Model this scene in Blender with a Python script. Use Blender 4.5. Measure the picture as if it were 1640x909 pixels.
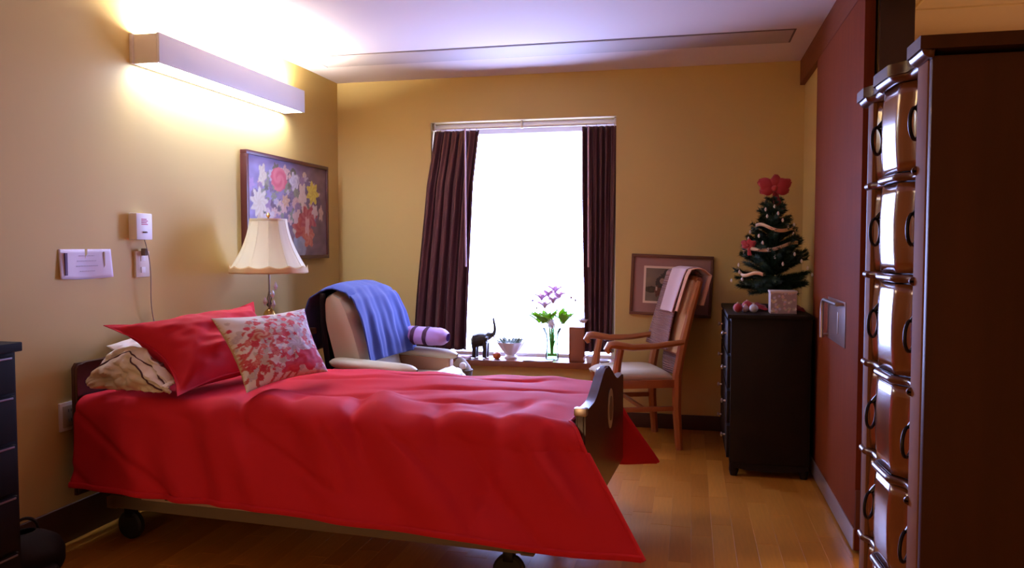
import bpy, bmesh, math, random
from mathutils import Vector, Matrix, noise
R = math.radians; PI = math.pi
random.seed(7)
scene = bpy.context.scene
C = scene.collection
for o in list(bpy.data.objects): bpy.data.objects.remove(o)

# ------------------------------------------------------------------ camera
cam = bpy.data.objects.new('camera', bpy.data.cameras.new('camera')); C.objects.link(cam)
cam.location = (0, 0, 1.24); cam.rotation_euler = (R(90 - 2.704), 0, R(12.732))
cam.data.sensor_width = 36; cam.data.lens = 1260 * 36 / 1640; cam.data.clip_start = .02
scene.camera = cam
# ------------------------------------------------------------------ world and exposure
world = bpy.data.worlds.new('world'); scene.world = world; world.use_nodes = True
bg = world.node_tree.nodes['Background']
bg.inputs['Color'].default_value = (0.43, 0.50, 1.0, 1); bg.inputs['Strength'].default_value = 25.0
scene.view_settings.view_transform = 'Standard'; scene.view_settings.look = 'None'
scene.view_settings.gamma = 1; scene.view_settings.use_curve_mapping = False
scene.view_settings.exposure = 0.28
scene.cycles.max_bounces = 10; scene.cycles.diffuse_bounces = 6; scene.cycles.caustics_reflective = False
scene.cycles.caustics_refractive = False; scene.cycles.sample_clamp_indirect = 6
def area(name, loc, rot, sx, sy, power, col, portal=False):
    l = bpy.data.lights.new(name, 'AREA'); l.shape = 'RECTANGLE'; l.size = sx; l.size_y = sy
    l.energy = power; l.color = col
    o = bpy.data.objects.new(name, l); C.objects.link(o); o.location = loc; o.rotation_euler = rot
    if portal: l.cycles.is_portal = True
    return o
area('window_portal', (-1.16, 5.72, 1.28), (R(-90), 0, 0), 1.34, 1.72, 1, (1, 1, 1), True)
# unseen warm fill added behind the camera to brighten the bed side, and the lamp of the room beyond the sliding door
area('rear_warm_fill', (-1.5, -1.08, 1.15), (R(90), 0, 0), .9, 2.0, 15, (1, .58, .28))
area('side_room_light', (1.6, 3.6, 2.2), (0, 0, 0), .4, .4, 22, (1, .72, .42))

# ------------------------------------------------------------------ materials
MATS = {}
def mat(name, col, rough=.5, metal=0, spec=.5, bump=None, var=None, coat=0, sheen=0, emit=None, trans=0, sss=0, bumpd=.002):
    if name in MATS: return MATS[name]
    m = bpy.data.materials.new(name); m.use_nodes = True; nt = m.node_tree; N = nt.nodes; L = nt.links
    b = N['Principled BSDF']
    b.inputs['Base Color'].default_value = (*col, 1); b.inputs['Roughness'].default_value = rough
    b.inputs['Metallic'].default_value = metal; b.inputs['Specular IOR Level'].default_value = spec
    b.inputs['Coat Weight'].default_value = coat; b.inputs['Coat Roughness'].default_value = .12
    b.inputs['Sheen Weight'].default_value = sheen
    b.inputs['Transmission Weight'].default_value = trans
    if emit: b.inputs['Emission Color'].default_value = (*emit[0], 1); b.inputs['Emission Strength'].default_value = emit[1]
    tc = N.new('ShaderNodeTexCoord')
    if var:   # (scale, amount, stretch) soft colour variation
        sc, am, st = var
        mp = N.new('ShaderNodeMapping'); mp.inputs['Scale'].default_value = st
        nz = N.new('ShaderNodeTexNoise'); nz.inputs['Scale'].default_value = sc; nz.inputs['Detail'].default_value = 5
        mx = N.new('ShaderNodeMix'); mx.data_type = 'RGBA'
        L.new(tc.outputs['Object'], mp.inputs[0]); L.new(mp.outputs[0], nz.inputs['Vector'])
        mx.inputs[6].default_value = (*[max(0, c * (1 - am)) for c in col], 1)
        mx.inputs[7].default_value = (*[min(1, c * (1 + am)) for c in col], 1)
        L.new(nz.outputs['Fac'], mx.inputs[0]); L.new(mx.outputs[2], b.inputs['Base Color'])
    if bump:  # (scale, strength)
        nz = N.new('ShaderNodeTexNoise'); nz.inputs['Scale'].default_value = bump[0]; nz.inputs['Detail'].default_value = 3
        bp = N.new('ShaderNodeBump'); bp.inputs['Strength'].default_value = bump[1]; bp.inputs['Distance'].default_value = bumpd
        L.new(tc.outputs['Object'], nz.inputs['Vector']); L.new(nz.outputs['Fac'], bp.inputs['Height']); L.new(bp.outputs[0], b.inputs['Normal'])
    MATS[name] = m; return m
def attr_mat(name, rough=.7, bump=None, spec=.4):
    m = mat(name, (1, 1, 1), rough, spec=spec, bump=bump); nt = m.node_tree
    a = nt.nodes.new('ShaderNodeAttribute'); a.attribute_name = 'print'
    nt.links.new(a.outputs['Color'], nt.nodes['Principled BSDF'].inputs['Base Color']); return m
def glass(name, tint=(1, 1, 1), gloss=.08):
    m = bpy.data.materials.new(name); m.use_nodes = True; nt = m.node_tree; N = nt.nodes
    N.remove(N['Principled BSDF'])
    t = N.new('ShaderNodeBsdfTransparent'); t.inputs[0].default_value = (*tint, 1)
    g = N.new('ShaderNodeBsdfGlossy'); g.inputs['Roughness'].default_value = .03
    mx = N.new('ShaderNodeMixShader'); fr = N.new('ShaderNodeLayerWeight'); fr.inputs[0].default_value = gloss + .1
    nt.links.new(fr.outputs['Fresnel'], mx.inputs[0]); nt.links.new(t.outputs[0], mx.inputs[1]); nt.links.new(g.outputs[0], mx.inputs[2])
    nt.links.new(mx.outputs[0], N['Material Output'].inputs[0]); MATS[name] = m; return m

WALL = mat('wall_paint', (.60, .438, .150), .62, spec=.3, bump=(60, .08), var=(1.5, .03, (1, 1, 1)))
CEIL = mat('ceiling_paint', (.74, .66, .62), .8, spec=.2, bump=(40, .05))
PANEL = mat('ceiling_panel_paint', (.52, .46, .43), .6, spec=.3)
WHITE = mat('white_enamel', (.78, .74, .72), .4)
CREAMP = mat('cream_plastic', (.74, .66, .56), .45)
BASEB = mat('baseboard_vinyl', (.055, .022, .012), .45)
SILLW = mat('sill_wood', (.20, .060, .022), .35, var=(6, .3, (.3, 4, 4)))
CURT = mat('curtain_cloth', (.052, .006, .010), .8, sheen=.08, bump=(300, .1))
DOORW = mat('door_veneer', (.15, .032, .010), .65, spec=.06, var=(5, .18, (9, 9, .5)))
RAILW = mat('rail_wood', (.15, .038, .014), .6, spec=.1, var=(5, .2, (9, .6, 9)))
DARKW = mat('dark_frame_wood', (.055, .028, .014), .5)
MAHO = mat('mahogany', (.060, .018, .005), .45, spec=.2, var=(4, .35, (6, 6, .5)), coat=.06)
MAHOF = mat('mahogany_front', (.20, .072, .026), .19, var=(5, .3, (5, 5, .5)), coat=.7)
ESP = mat('espresso_wood', (.009, .005, .0035), .55, spec=.2, var=(4, .3, (6, 6, .6)))
ESPL = mat('espresso_left', (.010, .005, .004), .7, spec=.12, var=(4, .3, (6, 6, .6)))
BEDW = mat('bed_wood', (.060, .018, .010), .33, var=(5, .35, (.6, 6, 6)), coat=.3)
CHAIRW = mat('chair_oak', (.36, .12, .035), .3, var=(7, .25, (2, 2, .6)), coat=.3)
RED = mat('red_cotton', (.64, .022, .040), .75, sheen=.0, bump=(500, .12), spec=.12)
REDS = mat('red_sateen', (.56, .016, .034), .7, sheen=.0, bump=(500, .1), spec=.15)
SHEET = mat('white_sheet', (.72, .66, .62), .8, bump=(300, .1))
PILLW = mat('white_pillow_cotton', (.85, .78, .70), .85, bump=(60, .3), bumpd=.004)
PIPE = mat('dark_piping', (.10, .04, .05), .8)
LEATH = mat('cream_leather', (.64, .60, .42), .42, bump=(90, .15))
SHELL = mat('dark_shell', (.014, .009, .009), .85, spec=.15)
BLUE = mat('blue_fleece', (.036, .068, .30), .9, sheen=.2, bump=(200, .3))
LILAC = mat('lilac_fleece', (.48, .27, .62), .9, sheen=.4, bump=(150, .3))
PLUM = mat('plum_stripe', (.045, .008, .04), .9)
SEATF = mat('cream_seat_fabric', (.62, .53, .36), .85, bump=(250, .3))
MAUVE = mat('mauve_knit', (.34, .15, .17), .95, sheen=.3)
PINKT = mat('pale_pink_towel', (.86, .70, .78), .95, sheen=.3, bump=(200, .4))
PEACH = mat('peach_towel', (.80, .50, .36), .95, bump=(200, .4))
SHADE = mat('shade_silk', (.80, .73, .48), .7, bump=(120, .1))
BRASS = mat('brass', (.65, .42, .12), .25, metal=1)
CHROME = mat('brushed_metal', (.62, .58, .56), .3, metal=1)
BLACKM = mat('black_iron', (.015, .012, .012), .35, metal=.6)
RUBBER = mat('black_rubber', (.012, .012, .012), .6)
STEEL = mat('putty_steel', (.22, .17, .12), .45)
CRYSTAL = glass('crystal', (.93, .93, .97), .25)
PANE = glass('window_glass', (.97, .98, 1), .03)
VASEG = glass('vase_glass', (.80, .92, .80), .08)
GREEN = mat('leaf_green', (.30, .55, .03), .45)
STEMG = mat('stem_green', (.22, .38, .10), .5)
PINE = mat('pine_green', (.012, .045, .022), .6)
PINKF = mat('pink_petal', (.70, .46, .62), .5)
WHITEF = mat('white_petal', (.85, .82, .84), .6)
CERAM = mat('white_ceramic', (.80, .80, .84), .3)
GREYG = mat('grey_green_plant', (.16, .20, .13), .7)
REDC = mat('red_velvet', (.36, .008, .015), .6, sheen=.4)
GOLD = mat('pale_gold_ribbon', (.72, .50, .30), .35, metal=.3)
BULB = mat('clear_bulb', (.85, .82, .75), .2)
BRONZE = mat('dark_bronze', (.035, .028, .022), .4, metal=.4)
ORANGE = mat('orange_red_fruit', (.55, .13, .03), .4)
PAPER = mat('paper', (.74, .66, .78), .7)
INK = mat('violet_ink', (.10, .05, .14), .7)
TANK = mat('tan_ink', (.34, .22, .12), .7)
TEXT = mat('grey_ink', (.48, .40, .50), .8)
REDINK = mat('red_ink', (.50, .10, .18), .7)
SMOKE = mat('slot_grey', (.20, .17, .16), .6)
ART = attr_mat('oil_paint', .6, bump=(80, .3))
PRINT = attr_mat('printed_paper', .5)
FLORAL = attr_mat('printed_cotton', .85, bump=(300, .2))
MATB = mat('mauve_matboard', (.32, .17, .14), .8)
MATC = mat('cream_matboard', (.74, .58, .44), .8)
FRAMEW = mat('walnut_frame', (.11, .035, .014), .4)
WICK = mat('wicker', (.13, .085, .045), .7, bump=(60, .6), bumpd=.004)
LENS = mat('diffuser', (.9, .9, .95), .5, emit=((.96, .88, .82), 165))
LENSB = mat('lower_diffuser', (.9, .9, .95), .5, emit=((.56, .66, 1.0), 34))

# floor plank material: hue from object info
def plank_mat():
    m = bpy.data.materials.new('floor_strip_wood'); m.use_nodes = True; nt = m.node_tree; N = nt.nodes; L = nt.links
    b = N['Principled BSDF']; b.inputs['Roughness'].default_value = .30; b.inputs['Coat Weight'].default_value = .12; b.inputs['Specular IOR Level'].default_value = .35
    b.inputs['Coat Roughness'].default_value = .2
    oi = N.new('ShaderNodeObjectInfo'); cr = N.new('ShaderNodeValToRGB')
    cr.color_ramp.elements[0].color = (.40, .145, .016, 1); cr.color_ramp.elements[1].color = (.56, .235, .032, 1)
    L.new(oi.outputs['Random'], cr.inputs[0])
    tc = N.new('ShaderNodeTexCoord'); mp = N.new('ShaderNodeMapping'); mp.inputs['Scale'].default_value = (30, 2.5, 30)
    nz = N.new('ShaderNodeTexNoise'); nz.inputs['Scale'].default_value = 3; nz.inputs['Detail'].default_value = 6
    L.new(tc.outputs['Object'], mp.inputs[0]); L.new(mp.outputs[0], nz.inputs['Vector'])
    mr = N.new('ShaderNodeMapRange'); mr.inputs[3].default_value = .8; mr.inputs[4].default_value = 1.2
    L.new(nz.outputs['Fac'], mr.inputs[0])
    mx = N.new('ShaderNodeMix'); mx.data_type = 'RGBA'; mx.blend_type = 'MULTIPLY'; mx.inputs[0].default_value = 1
    L.new(cr.outputs[0], mx.inputs[6]); L.new(mr.outputs[0], mx.inputs[7]); L.new(mx.outputs[2], b.inputs['Base Color'])
    return m
PLANK = plank_mat()
# mauve knit relief
_nt = MAUVE.node_tree; _w = _nt.nodes.new('ShaderNodeTexWave'); _w.bands_direction = 'Z'; _w.inputs['Scale'].default_value = 22; _w.inputs['Distortion'].default_value = 2
_tc = _nt.nodes.new('ShaderNodeTexCoord'); _b = _nt.nodes.new('ShaderNodeBump'); _b.inputs['Distance'].default_value = .008
_nt.links.new(_tc.outputs['Object'], _w.inputs[0]); _nt.links.new(_w.outputs['Fac'], _b.inputs['Height']); _nt.links.new(_b.outputs[0], _nt.nodes['Principled BSDF'].inputs['Normal'])

# ------------------------------------------------------------------ mesh helpers
class MB:
    def __init__(s): s.bm = bmesh.new()
    def box(s, a, b, bev=0, rot=None, piv=None, seg=2):
        c = Vector([(a[i] + b[i]) / 2 for i in range(3)]); d = [abs(b[i] - a[i]) for i in range(3)]
        t = bmesh.new(); bmesh.ops.create_cube(t, size=1)
        for v in t.verts: v.co = Vector((v.co.x * d[0], v.co.y * d[1], v.co.z * d[2])) + c
        if bev: bmesh.ops.bevel(t, geom=t.edges[:], offset=min(bev, min(d) * .45), segments=seg, affect='EDGES', profile=.6)
        if rot is not None:
            p = Vector(piv) if piv is not None else c
            for v in t.verts: v.co = rot @ (v.co - p) + p
        s._add(t); return s
    def _add(s, t):
        me = bpy.data.meshes.new('t'); t.to_mesh(me); t.free(); s.bm.from_mesh(me); bpy.data.meshes.remove(me)
    def tube(s, pts, r, n=10, flat=1, caps=True):
        pts = [Vector(p) for p in pts]; rs = r if isinstance(r, (list, tuple)) else [r] * len(pts)
        rings = []; up = Vector((0, 0, 1)); prev = None
        for i, p in enumerate(pts):
            d = (pts[min(i + 1, len(pts) - 1)] - pts[max(i - 1, 0)]).normalized()
            if prev is None:
                a = d.cross(up)
                if a.length < .1: a = d.cross(Vector((1, 0, 0)))
            else: a = prev - d * prev.dot(d)
            a.normalize(); prev = a.copy(); b = d.cross(a)
            rings.append([s.bm.verts.new(p + a * math.cos(2 * PI * k / n) * rs[i] + b * math.sin(2 * PI * k / n) * rs[i] * flat) for k in range(n)])
        for i in range(len(rings) - 1):
            for k in range(n): s.bm.faces.new((rings[i][k], rings[i][(k + 1) % n], rings[i + 1][(k + 1) % n], rings[i + 1][k]))
        if caps: s.bm.faces.new(rings[0][::-1]); s.bm.faces.new(rings[-1])
        return s
    def lathe(s, prof, c=(0, 0, 0), n=28, wob=None, caps=True):
        rings = []
        for i, (r, z) in enumerate(prof):
            ring = []
            for k in range(n):
                a = 2 * PI * k / n; rr, zz = (r, z) if wob is None else wob(r, z, a, i)
                ring.append(s.bm.verts.new((c[0] + rr * math.cos(a), c[1] + rr * math.sin(a), c[2] + zz)))
            rings.append(ring)
        for i in range(len(rings) - 1):
            for k in range(n): s.bm.faces.new((rings[i][k], rings[i][(k + 1) % n], rings[i + 1][(k + 1) % n], rings[i + 1][k]))
        if caps:
            if prof[0][0] > 1e-5: s.bm.faces.new(rings[0][::-1])
            if prof[-1][0] > 1e-5: s.bm.faces.new(rings[-1])
        return s
    def ball(s, c, r, sx=1, sy=1, sz=1, n=16):
        t = bmesh.new(); bmesh.ops.create_uvsphere(t, u_segments=n, v_segments=max(6, n * 2 // 3), radius=r)
        for v in t.verts: v.co = Vector((v.co.x * sx, v.co.y * sy, v.co.z * sz)) + Vector(c)
        s._add(t); return s
    def prism(s, pts, vec):
        vec = Vector(vec); a = [s.bm.verts.new(p) for p in pts]; b = [s.bm.verts.new(Vector(p) + vec) for p in pts]
        s.bm.faces.new(a[::-1]); s.bm.faces.new(b); n = len(a)
        for i in range(n): s.bm.faces.new((a[i], a[(i + 1) % n], b[(i + 1) % n], b[i]))
        return s
    def grid(s, f, nu, nv, cu=False, col=None):
        if col: lay = s.bm.verts.layers.float_color.get('print') or s.bm.verts.layers.float_color.new('print')
        V = [[s.bm.verts.new(f(i / nu, j / nv)) for j in range(nv + 1)] for i in range(nu + (0 if cu else 1))]
        m = len(V); fs = []
        for i in range(nu if cu else nu):
            for j in range(nv): fs.append(s.bm.faces.new((V[i][j], V[(i + 1) % m][j], V[(i + 1) % m][j + 1], V[i][j + 1])))
        if col:
            for i, row in enumerate(V):
                for j, v in enumerate(row): v[lay] = (*col(i / nu, j / nv), 1)
        return s
    def torus(s, c, R1, r, rot=Matrix.Identity(3), n=24, m=8, a0=0, a1=2 * PI):
        pts = []
        for k in range(n + 1):
            a = a0 + (a1 - a0) * k / n; pts.append(Vector(c) + rot @ Vector((R1 * math.cos(a), 0, R1 * math.sin(a))))
        return s.tube(pts, r, m, caps=True)
    def build(s, name, m, parent=None, smooth=True, mods=(), weld=False, angle=40):
        if weld: bmesh.ops.remove_doubles(s.bm, verts=s.bm.verts[:], dist=1e-5)
        bmesh.ops.recalc_face_normals(s.bm, faces=s.bm.faces[:])
        me = bpy.data.meshes.new(name); s.bm.to_mesh(me); s.bm.free()
        o = bpy.data.objects.new(name, me); C.objects.link(o); me.materials.append(m)
        if smooth:
            me.polygons.foreach_set('use_smooth', [True] * len(me.polygons))
            try: me.set_sharp_from_angle(angle=R(angle))
            except Exception: pass
        if parent: o.parent = parent
        for k, kw in mods:
            md = o.modifiers.new(k.lower(), k)
            for a, b in kw.items(): setattr(md, a, b)
        return o
def SOLID(t, off=-1): return ('SOLIDIFY', dict(thickness=t, offset=off))
def SUB(n=1): return ('SUBSURF', dict(levels=n, render_levels=n))
def box(name, a, b, m, parent=None, bev=0, **k): return MB().box(a, b, bev, **k).build(name, m, parent)
def tag(o, label, cat, group=None):
    o['label'] = label; o['category'] = cat
    if group: o['group'] = group
    return o
def thing(name, label, cat, loc=(0, 0, 0), rz=0, group=None):
    o = bpy.data.objects.new(name, None); C.objects.link(o); o.location = loc; o.rotation_euler = (0, 0, rz)
    o.empty_display_size = .1
    return tag(o, label, cat, group)
def struct(o): o['kind'] = 'structure'; return o
def sstep(a, b, x): t = max(0, min(1, (x - a) / (b - a))); return t * t * (3 - 2 * t)
def nz(x, y=0, z=0): return noise.noise(Vector((x, y, z)))

XL, YB, XR, ZC = -2.55, 5.436, .715, 2.442
# ================================================================== STRUCTURE
floor = struct(MB().box((-2.72, -1.2, -.1), (3.2, 5.9, -.006)).build('floor', mat('subfloor', (.16, .06, .02), .6)))
# strip flooring, one object per strip in view
pm = []
for w_, l_ in ((.09, .40), (.09, .55), (.09, .70)):
    o = MB().box((-w_ / 2 + .0006, 0, -.006), (w_ / 2 - .0006, l_ - .0012, 0), .0008, seg=1).build('plank', PLANK, smooth=False)
    pm.append((o.data, l_)); bpy.data.objects.remove(o)
rest = MB(); k = 0; npl = 0
for i in range(37):
    x = -2.55 + .045 + i * .0885
    if x > .72: break
    y = 1.9 - random.random() * .5
    while y < 5.43:
        me, l_ = random.choice(pm)
        if y + l_ > 5.434:
            rest.box((x - .0435, y, -.006), (x + .0435, 5.434, 0)); break
        if (y + l_ > 2.35) and npl < 290:
            o = bpy.data.objects.new('plank', me); C.objects.link(o); o.parent = floor; o.location = (x, y, 0); npl += 1
        else: rest.box((x - .0435, y, -.006), (x + .0435, y + l_ - .0012, 0))
        y += l_
    y = -1.0
    rest.box((x - .0435, -1.2, -.006), (x + .0435, 1.38, 0))
for i in range(22):
    x = .85 + i * .09; rest.box((x - .0445, 1.0, -.006), (x + .0445, 4.94, 0))
o = rest.build('plank_field', PLANK, floor, smooth=False); o['kind'] = 'stuff'
struct(MB().box((-2.72, -1.2, ZC), (3.2, 5.9, ZC + .1)).build('ceiling', CEIL))
struct(box('wall_left', (XL - .15, -1.2, 0), (XL, 5.9, ZC), WALL))
WX0, WX1, WZ0, WZ1 = -1.827, -.499, .40, 2.131
w = MB()
w.box((XL, YB, 0), (WX0, YB + .4, ZC)); w.box((WX1, YB, 0), (XR + .115, YB + .4, ZC))
w.box((WX0, YB, WZ1), (WX1, YB + .4, ZC)); w.box((WX0, YB, 0), (WX1, YB + .4, WZ0))
struct(w.build('wall_back', WALL, smooth=False))
w = MB(); w.box((XR, 3.36, 0), (XR + .115, YB, ZC)); w.box((XR, -1.2, 0), (XR + .115, 1.9, ZC)); w.box((XR, 1.9, 2.22), (XR + .115, 3.36, ZC))
struct(w.build('wall_right', WALL, smooth=False))
struct(box('wall_front', (XL, -1.2, 0), (XR, -1.1, ZC), WALL))
# opening lining of the doorway
w = MB(); w.box((XR - .004, 3.335, 0), (XR + .12, 3.36, 2.22)); w.box((XR - .004, 1.9, 2.197), (XR + .12, 3.335, 2.22))
struct(w.build('trim_1', DARKW, smooth=False))
# side room behind the doorway
PALE = mat('side_room_paint', (.78, .66, .54), .7)
w = MB(); w.box((XR + .115, 4.95, 0), (3.2, 5.05, ZC)); struct(w.build('wall_side_back', PALE, smooth=False))
struct(box('wall_side_right', (3.1, 1.0, 0), (3.2, 4.95, ZC), PALE))
struct(box('wall_side_front', (XR + .115, .9, 0), (3.2, 1.0, ZC), PALE))
struct(box('trim_2', (1.10, 3.6, 2.30), (3.1, 3.75, ZC), mat('soffit_paint', (.62, .44, .28), .7)))
w = MB()
w.box((.835, 3.2, 2.432), (3.1, 3.21, 2.442)); w.box((1.085, 1.0, 2.432), (1.097, 4.95, 2.443)); w.box((.835, 4.4, 2.434), (3.1, 4.41, 2.443))
struct(w.build('trim_3', mat('ceiling_grid', (.8, .72, .58), .5), smooth=False))
box('shadow_gap', (.835, 4.938, 2.395), (1.6, 4.9505, 2.403), DARKW, bpy.data.objects['wall_side_back'])
# baseboards
def bb(name, a, b):
    o = struct(box(name, a, b, BASEB, bev=.004)); return o
bb('baseboard_left', (XL, -1.1, 0), (XL + .014, 5.43, .155))
bb('baseboard_back', (XL + .014, YB - .014, 0), (XR, YB, .10))
bb('baseboard_right', (XR - .012, 4.6, 0), (XR, YB - .014, .10))
# sliding door and its rail
d = struct(box('door_1', (.66, 3.36, .012), (.700, 4.55, 2.245), DOORW, bev=.002))
MB().box((.655, 3.36, .012), (.66, 4.55, .10), .001).build('kick_strip', mat('kick_strip_metal', (.42, .36, .36), .35, metal=.6), d)
MB().box((.661, 3.352, .10), (.699, 3.36, .26), .001).build('edge_plate', mat('edge_lipping', (.10, .02, .012), .4), d)
h = MB(); hx = .615
pts = [(.66, 3.73, .998)] + [(hx + .045 * (1 - math.sin(a)), 3.73, .998 - 0) for a in (0,)]
path = [(.662, 4.10 - .0, .985)]
hp = []
for a in range(0, 91, 15): hp.append((.660, 3.62 + .0 + .0, .99))
# recessed cup plate with a bent bar along its far edge
MB().box((.6565, 3.62, .80), (.66, 4.06, 1.00), .0015).build('handle_plate', mat('handle_plate', (.17, .10, .085), .35, metal=.3), d)
bar = [(.63, 3.66, .988)] + [(.63, 4.00 + .06 * math.sin(R(a)), .928 + .06 * math.cos(R(a))) for a in range(0, 91, 15)] + [(.63, 4.06, .80)]
hb = MB().tube(bar, .009, 10); hb.tube([(.63, 3.665, .988), (.66, 3.665, .988)], .007, 8); hb.tube([(.63, 4.06, .815), (.66, 4.06, .815)], .007, 8)
hb.build('handle', CHROME, d)
MB().box((.653, 3.775, .845), (.657, 3.787, .945), .001).build('lock_slot', CHROME, d)
rl = struct(MB().box((.684, 1.6, 2.285), (XR, YB - .0, ZC), .003).build('trim_4', RAILW))
MB().box((.690, 3.30, 2.250), (.712, 4.6, 2.284)).build('rail_track', BLACKM, rl)

# ------------------------------------------------------------------ window
YG = YB + .27
wd = struct(MB().box((WX0, YG - .03, WZ0 + .035), (WX0 + .05, YG + .03, WZ1)).box((WX1 - .05, YG - .03, WZ0 + .035), (WX1, YG + .03, WZ1))
    .box((WX0 + .05, YG - .03, WZ1 - .06), (WX1 - .05, YG + .03, WZ1)).box((WX0 + .05, YG - .03, WZ0 + .035), (WX1 - .05, YG + .03, WZ0 + .055)).build('window_1', WHITE, smooth=False))
MB().box((WX0 + .05, YG - .004, WZ0 + .055), (WX1 - .05, YG + .004, WZ1 - .06)).build('pane', PANE, wd, smooth=False)
MB().box((WX0 + .0, YB + .10, WZ1 - .035), (WX1, YB + .16, WZ1 - .001), .004).build('blind_rail', WHITE, wd)
sl = MB().box((WX0 + .001, YB, WZ0), (WX1 - .001, YB + .40, WZ0 + .034), .002); sl.box((WX0 - .03, YB - .045, WZ0 - .008), (WX1 + .03, YB, WZ0 + .034), .004)
struct(sl.build('trim_5', SILLW))
rod = thing('curtain_rod', 'thin white curtain rod across the top of the window', 'rod', (WX0, YB + .055, 2.09))
MB().tube([(0.002, 0, 0), (WX1 - WX0 - .002, 0, 0)], .009, 12).build('pole', WHITE, rod)
for x in (.012, .66, WX1 - WX0 - .012):
    MB().box((x - .008, -.01, -.012), (x + .008, .01, .039), .002).build('bracket', CHROME, rod)
def curtain(label, top, bot, ytop, ybot, nf, seed, wand, rings):
    r = thing('curtain', label, 'curtain', ((top[0] + top[1]) / 2, YB, .50))
    cx = (top[0] + top[1]) / 2
    zt, zb = 2.072, .505
    def f(u, v):
        z = zt + (zb - zt) * v; s = sstep(0, 1, v) * .55 + v * .45
        x0 = top[0] + (bot[0] - top[0]) * s; x1 = top[1] + (bot[1] - top[1]) * (v ** .8 * .5 + s * .5)
        x = x0 + (x1 - x0) * u
        ph = 2 * PI * nf * u + .7 * nz(seed, v * 1.6) + seed
        am = .015 + .010 * v
        y = (ytop + (ybot - ytop) * min(1, v * 4)) - YB
        y += am * math.sin(ph) + .006 * math.sin(2.3 * ph + 3 * v) + .010 * nz(u * 5 + seed, v * 2)
        return Vector((x - cx + .006 * math.cos(ph), y, z - .50))
    MB().grid(f, 150, 46).build('cloth', CURT, r, mods=(SOLID(.003, 0),))
    x, = (wand,)
    MB().tube([(x - cx, ybot - YB - .040, 2.07 - .5), (x - cx + .004, ybot - YB - .042, 1.10 - .5)], .0065, 8).build('draw_wand', mat('wand_plastic', (.62, .42, .50), .35), r)
    for rx in rings: MB().torus((rx - cx, .055, 2.078 - .5), .014, .0025, Matrix.Rotation(PI / 2, 3, 'Z'), 14, 6).build('ring', CHROME, r)
    return r
curtain('wine red curtain gathered at the left side of the window', (-1.822, -1.475), (-1.955, -1.545), YB + .055, YB - .050, 5.5, 1.3, -1.545, [-1.80, -1.73, -1.66, -1.60, -1.55, -1.50])
curtain('wine red curtain gathered at the right side of the window', (-.735, -.505), (-.71, -.515), YB + .055, YB + .045, 5.5, 4.1, -.690, [-.71, -.64, -.57, -.515])

# ------------------------------------------------------------------ ceiling panel
cp = thing('ceiling_panel', 'long pale grey flush panel in the ceiling in front of the window wall', 'panel', (-.91, 4.785, ZC))
MB().box((-1.46, -.135, -.006), (1.46, .135, 0), .002).build('panel_sheet', PANEL, cp)
MB().box((-1.472, -.147, -.003), (1.472, .147, -.0005)).build('seam', mat('seam_grey', (.17, .13, .12), .8), cp)

# ------------------------------------------------------------------ wall light over the bed
wl = thing('wall_light', 'long boxy white wall light glowing above and below over the bed', 'light', (XL, 3.935, 2.16))
L2 = .705
MB().box((0, -L2 - .012, -.07), (.016, L2 + .012, .070), .002).build('back_plate', CREAMP, wl)
MB().box((.136, -L2, -.068), (.150, L2, .070), .003).build('front_panel', WHITE, wl)
for s_ in (-1, 1): MB().box((.016, s_ * L2 - (.012 if s_ > 0 else 0), -.068), (.136, s_ * L2 + (.012 if s_ < 0 else 0), .066), .002).build('end_cap', CREAMP, wl)
MB().box((.020, -L2 + .03, -.066), (.134, L2 - .03, -.060)).build('lower_diffuser', LENSB, wl)
MB().box((.020, -L2 + .02, .035), (.134, L2 - .02, .041)).build('upper_diffuser', LENS, wl)

# ================================================================== PRINTED PICTURES
def paint(w, h, bgf, blobs):
    """returns colour function u,v (v up); blobs: (x,y,rx,ry,kind,colour,colour2)"""
    def f(u, v):
        c = list(bgf(u, v))
        for (x, y, rx, ry, kd, c1, c2) in blobs:
            dx, dy = (u - x) / rx, (v - y) / ry; r = math.hypot(dx, dy)
            if r > 1.3: continue
            a = math.atan2(dy, dx)
            lim = 1 + (.22 * math.cos(a * kd + x * 40) if kd else .12 * nz(u * 30, v * 30))
            if r < lim:
                t = .5 + .5 * math.sin(r * 9 + a * (kd or 2) + x * 9)
                if r < .25: t = 1
                cc = [c1[i] * (1 - t * .6) + c2[i] * t * .6 for i in range(3)]
                c = cc
        return c
    return f
rnd = random.Random(3)
def bg1(u, v):
    n = nz(u * 5, v * 5) * .5 + .5; m = nz(u * 14 + 5, v * 14) * .5 + .5
    left = (.34, .29, .50); right = (.22, .14, .15)
    t = sstep(.05, .75, u + (.3 - v) * .4 + n * .2)
    c = [left[i] * (1 - t) + right[i] * t for i in range(3)]
    return [x * (.7 + .6 * m) for x in c]
bl = []
cols = [((.70, .58, .42), (.62, .50, .34)), ((.40, .28, .40), (.30, .20, .32)), ((.60, .54, .56), (.42, .34, .44)), ((.16, .10, .14), (.22, .14, .18)), ((.20, .20, .12), (.12, .10, .08)), ((.66, .42, .36), (.78, .60, .50)), ((.20, .15, .22), (.3, .22, .30)), ((.32, .34, .2), (.24, .2, .2))]
for i in range(120):
    a = rnd.random() * 2 * PI; r = math.sqrt(rnd.random())
    x = .48 + .40 * r * math.cos(a); y = .60 + .34 * r * math.sin(a)
    c1, c2 = rnd.choice(cols); s_ = .018 + .032 * rnd.random()
    bl.append((x, y, s_, s_ * 1.5, rnd.choice((0, 5, 6)), c1, c2))
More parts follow.
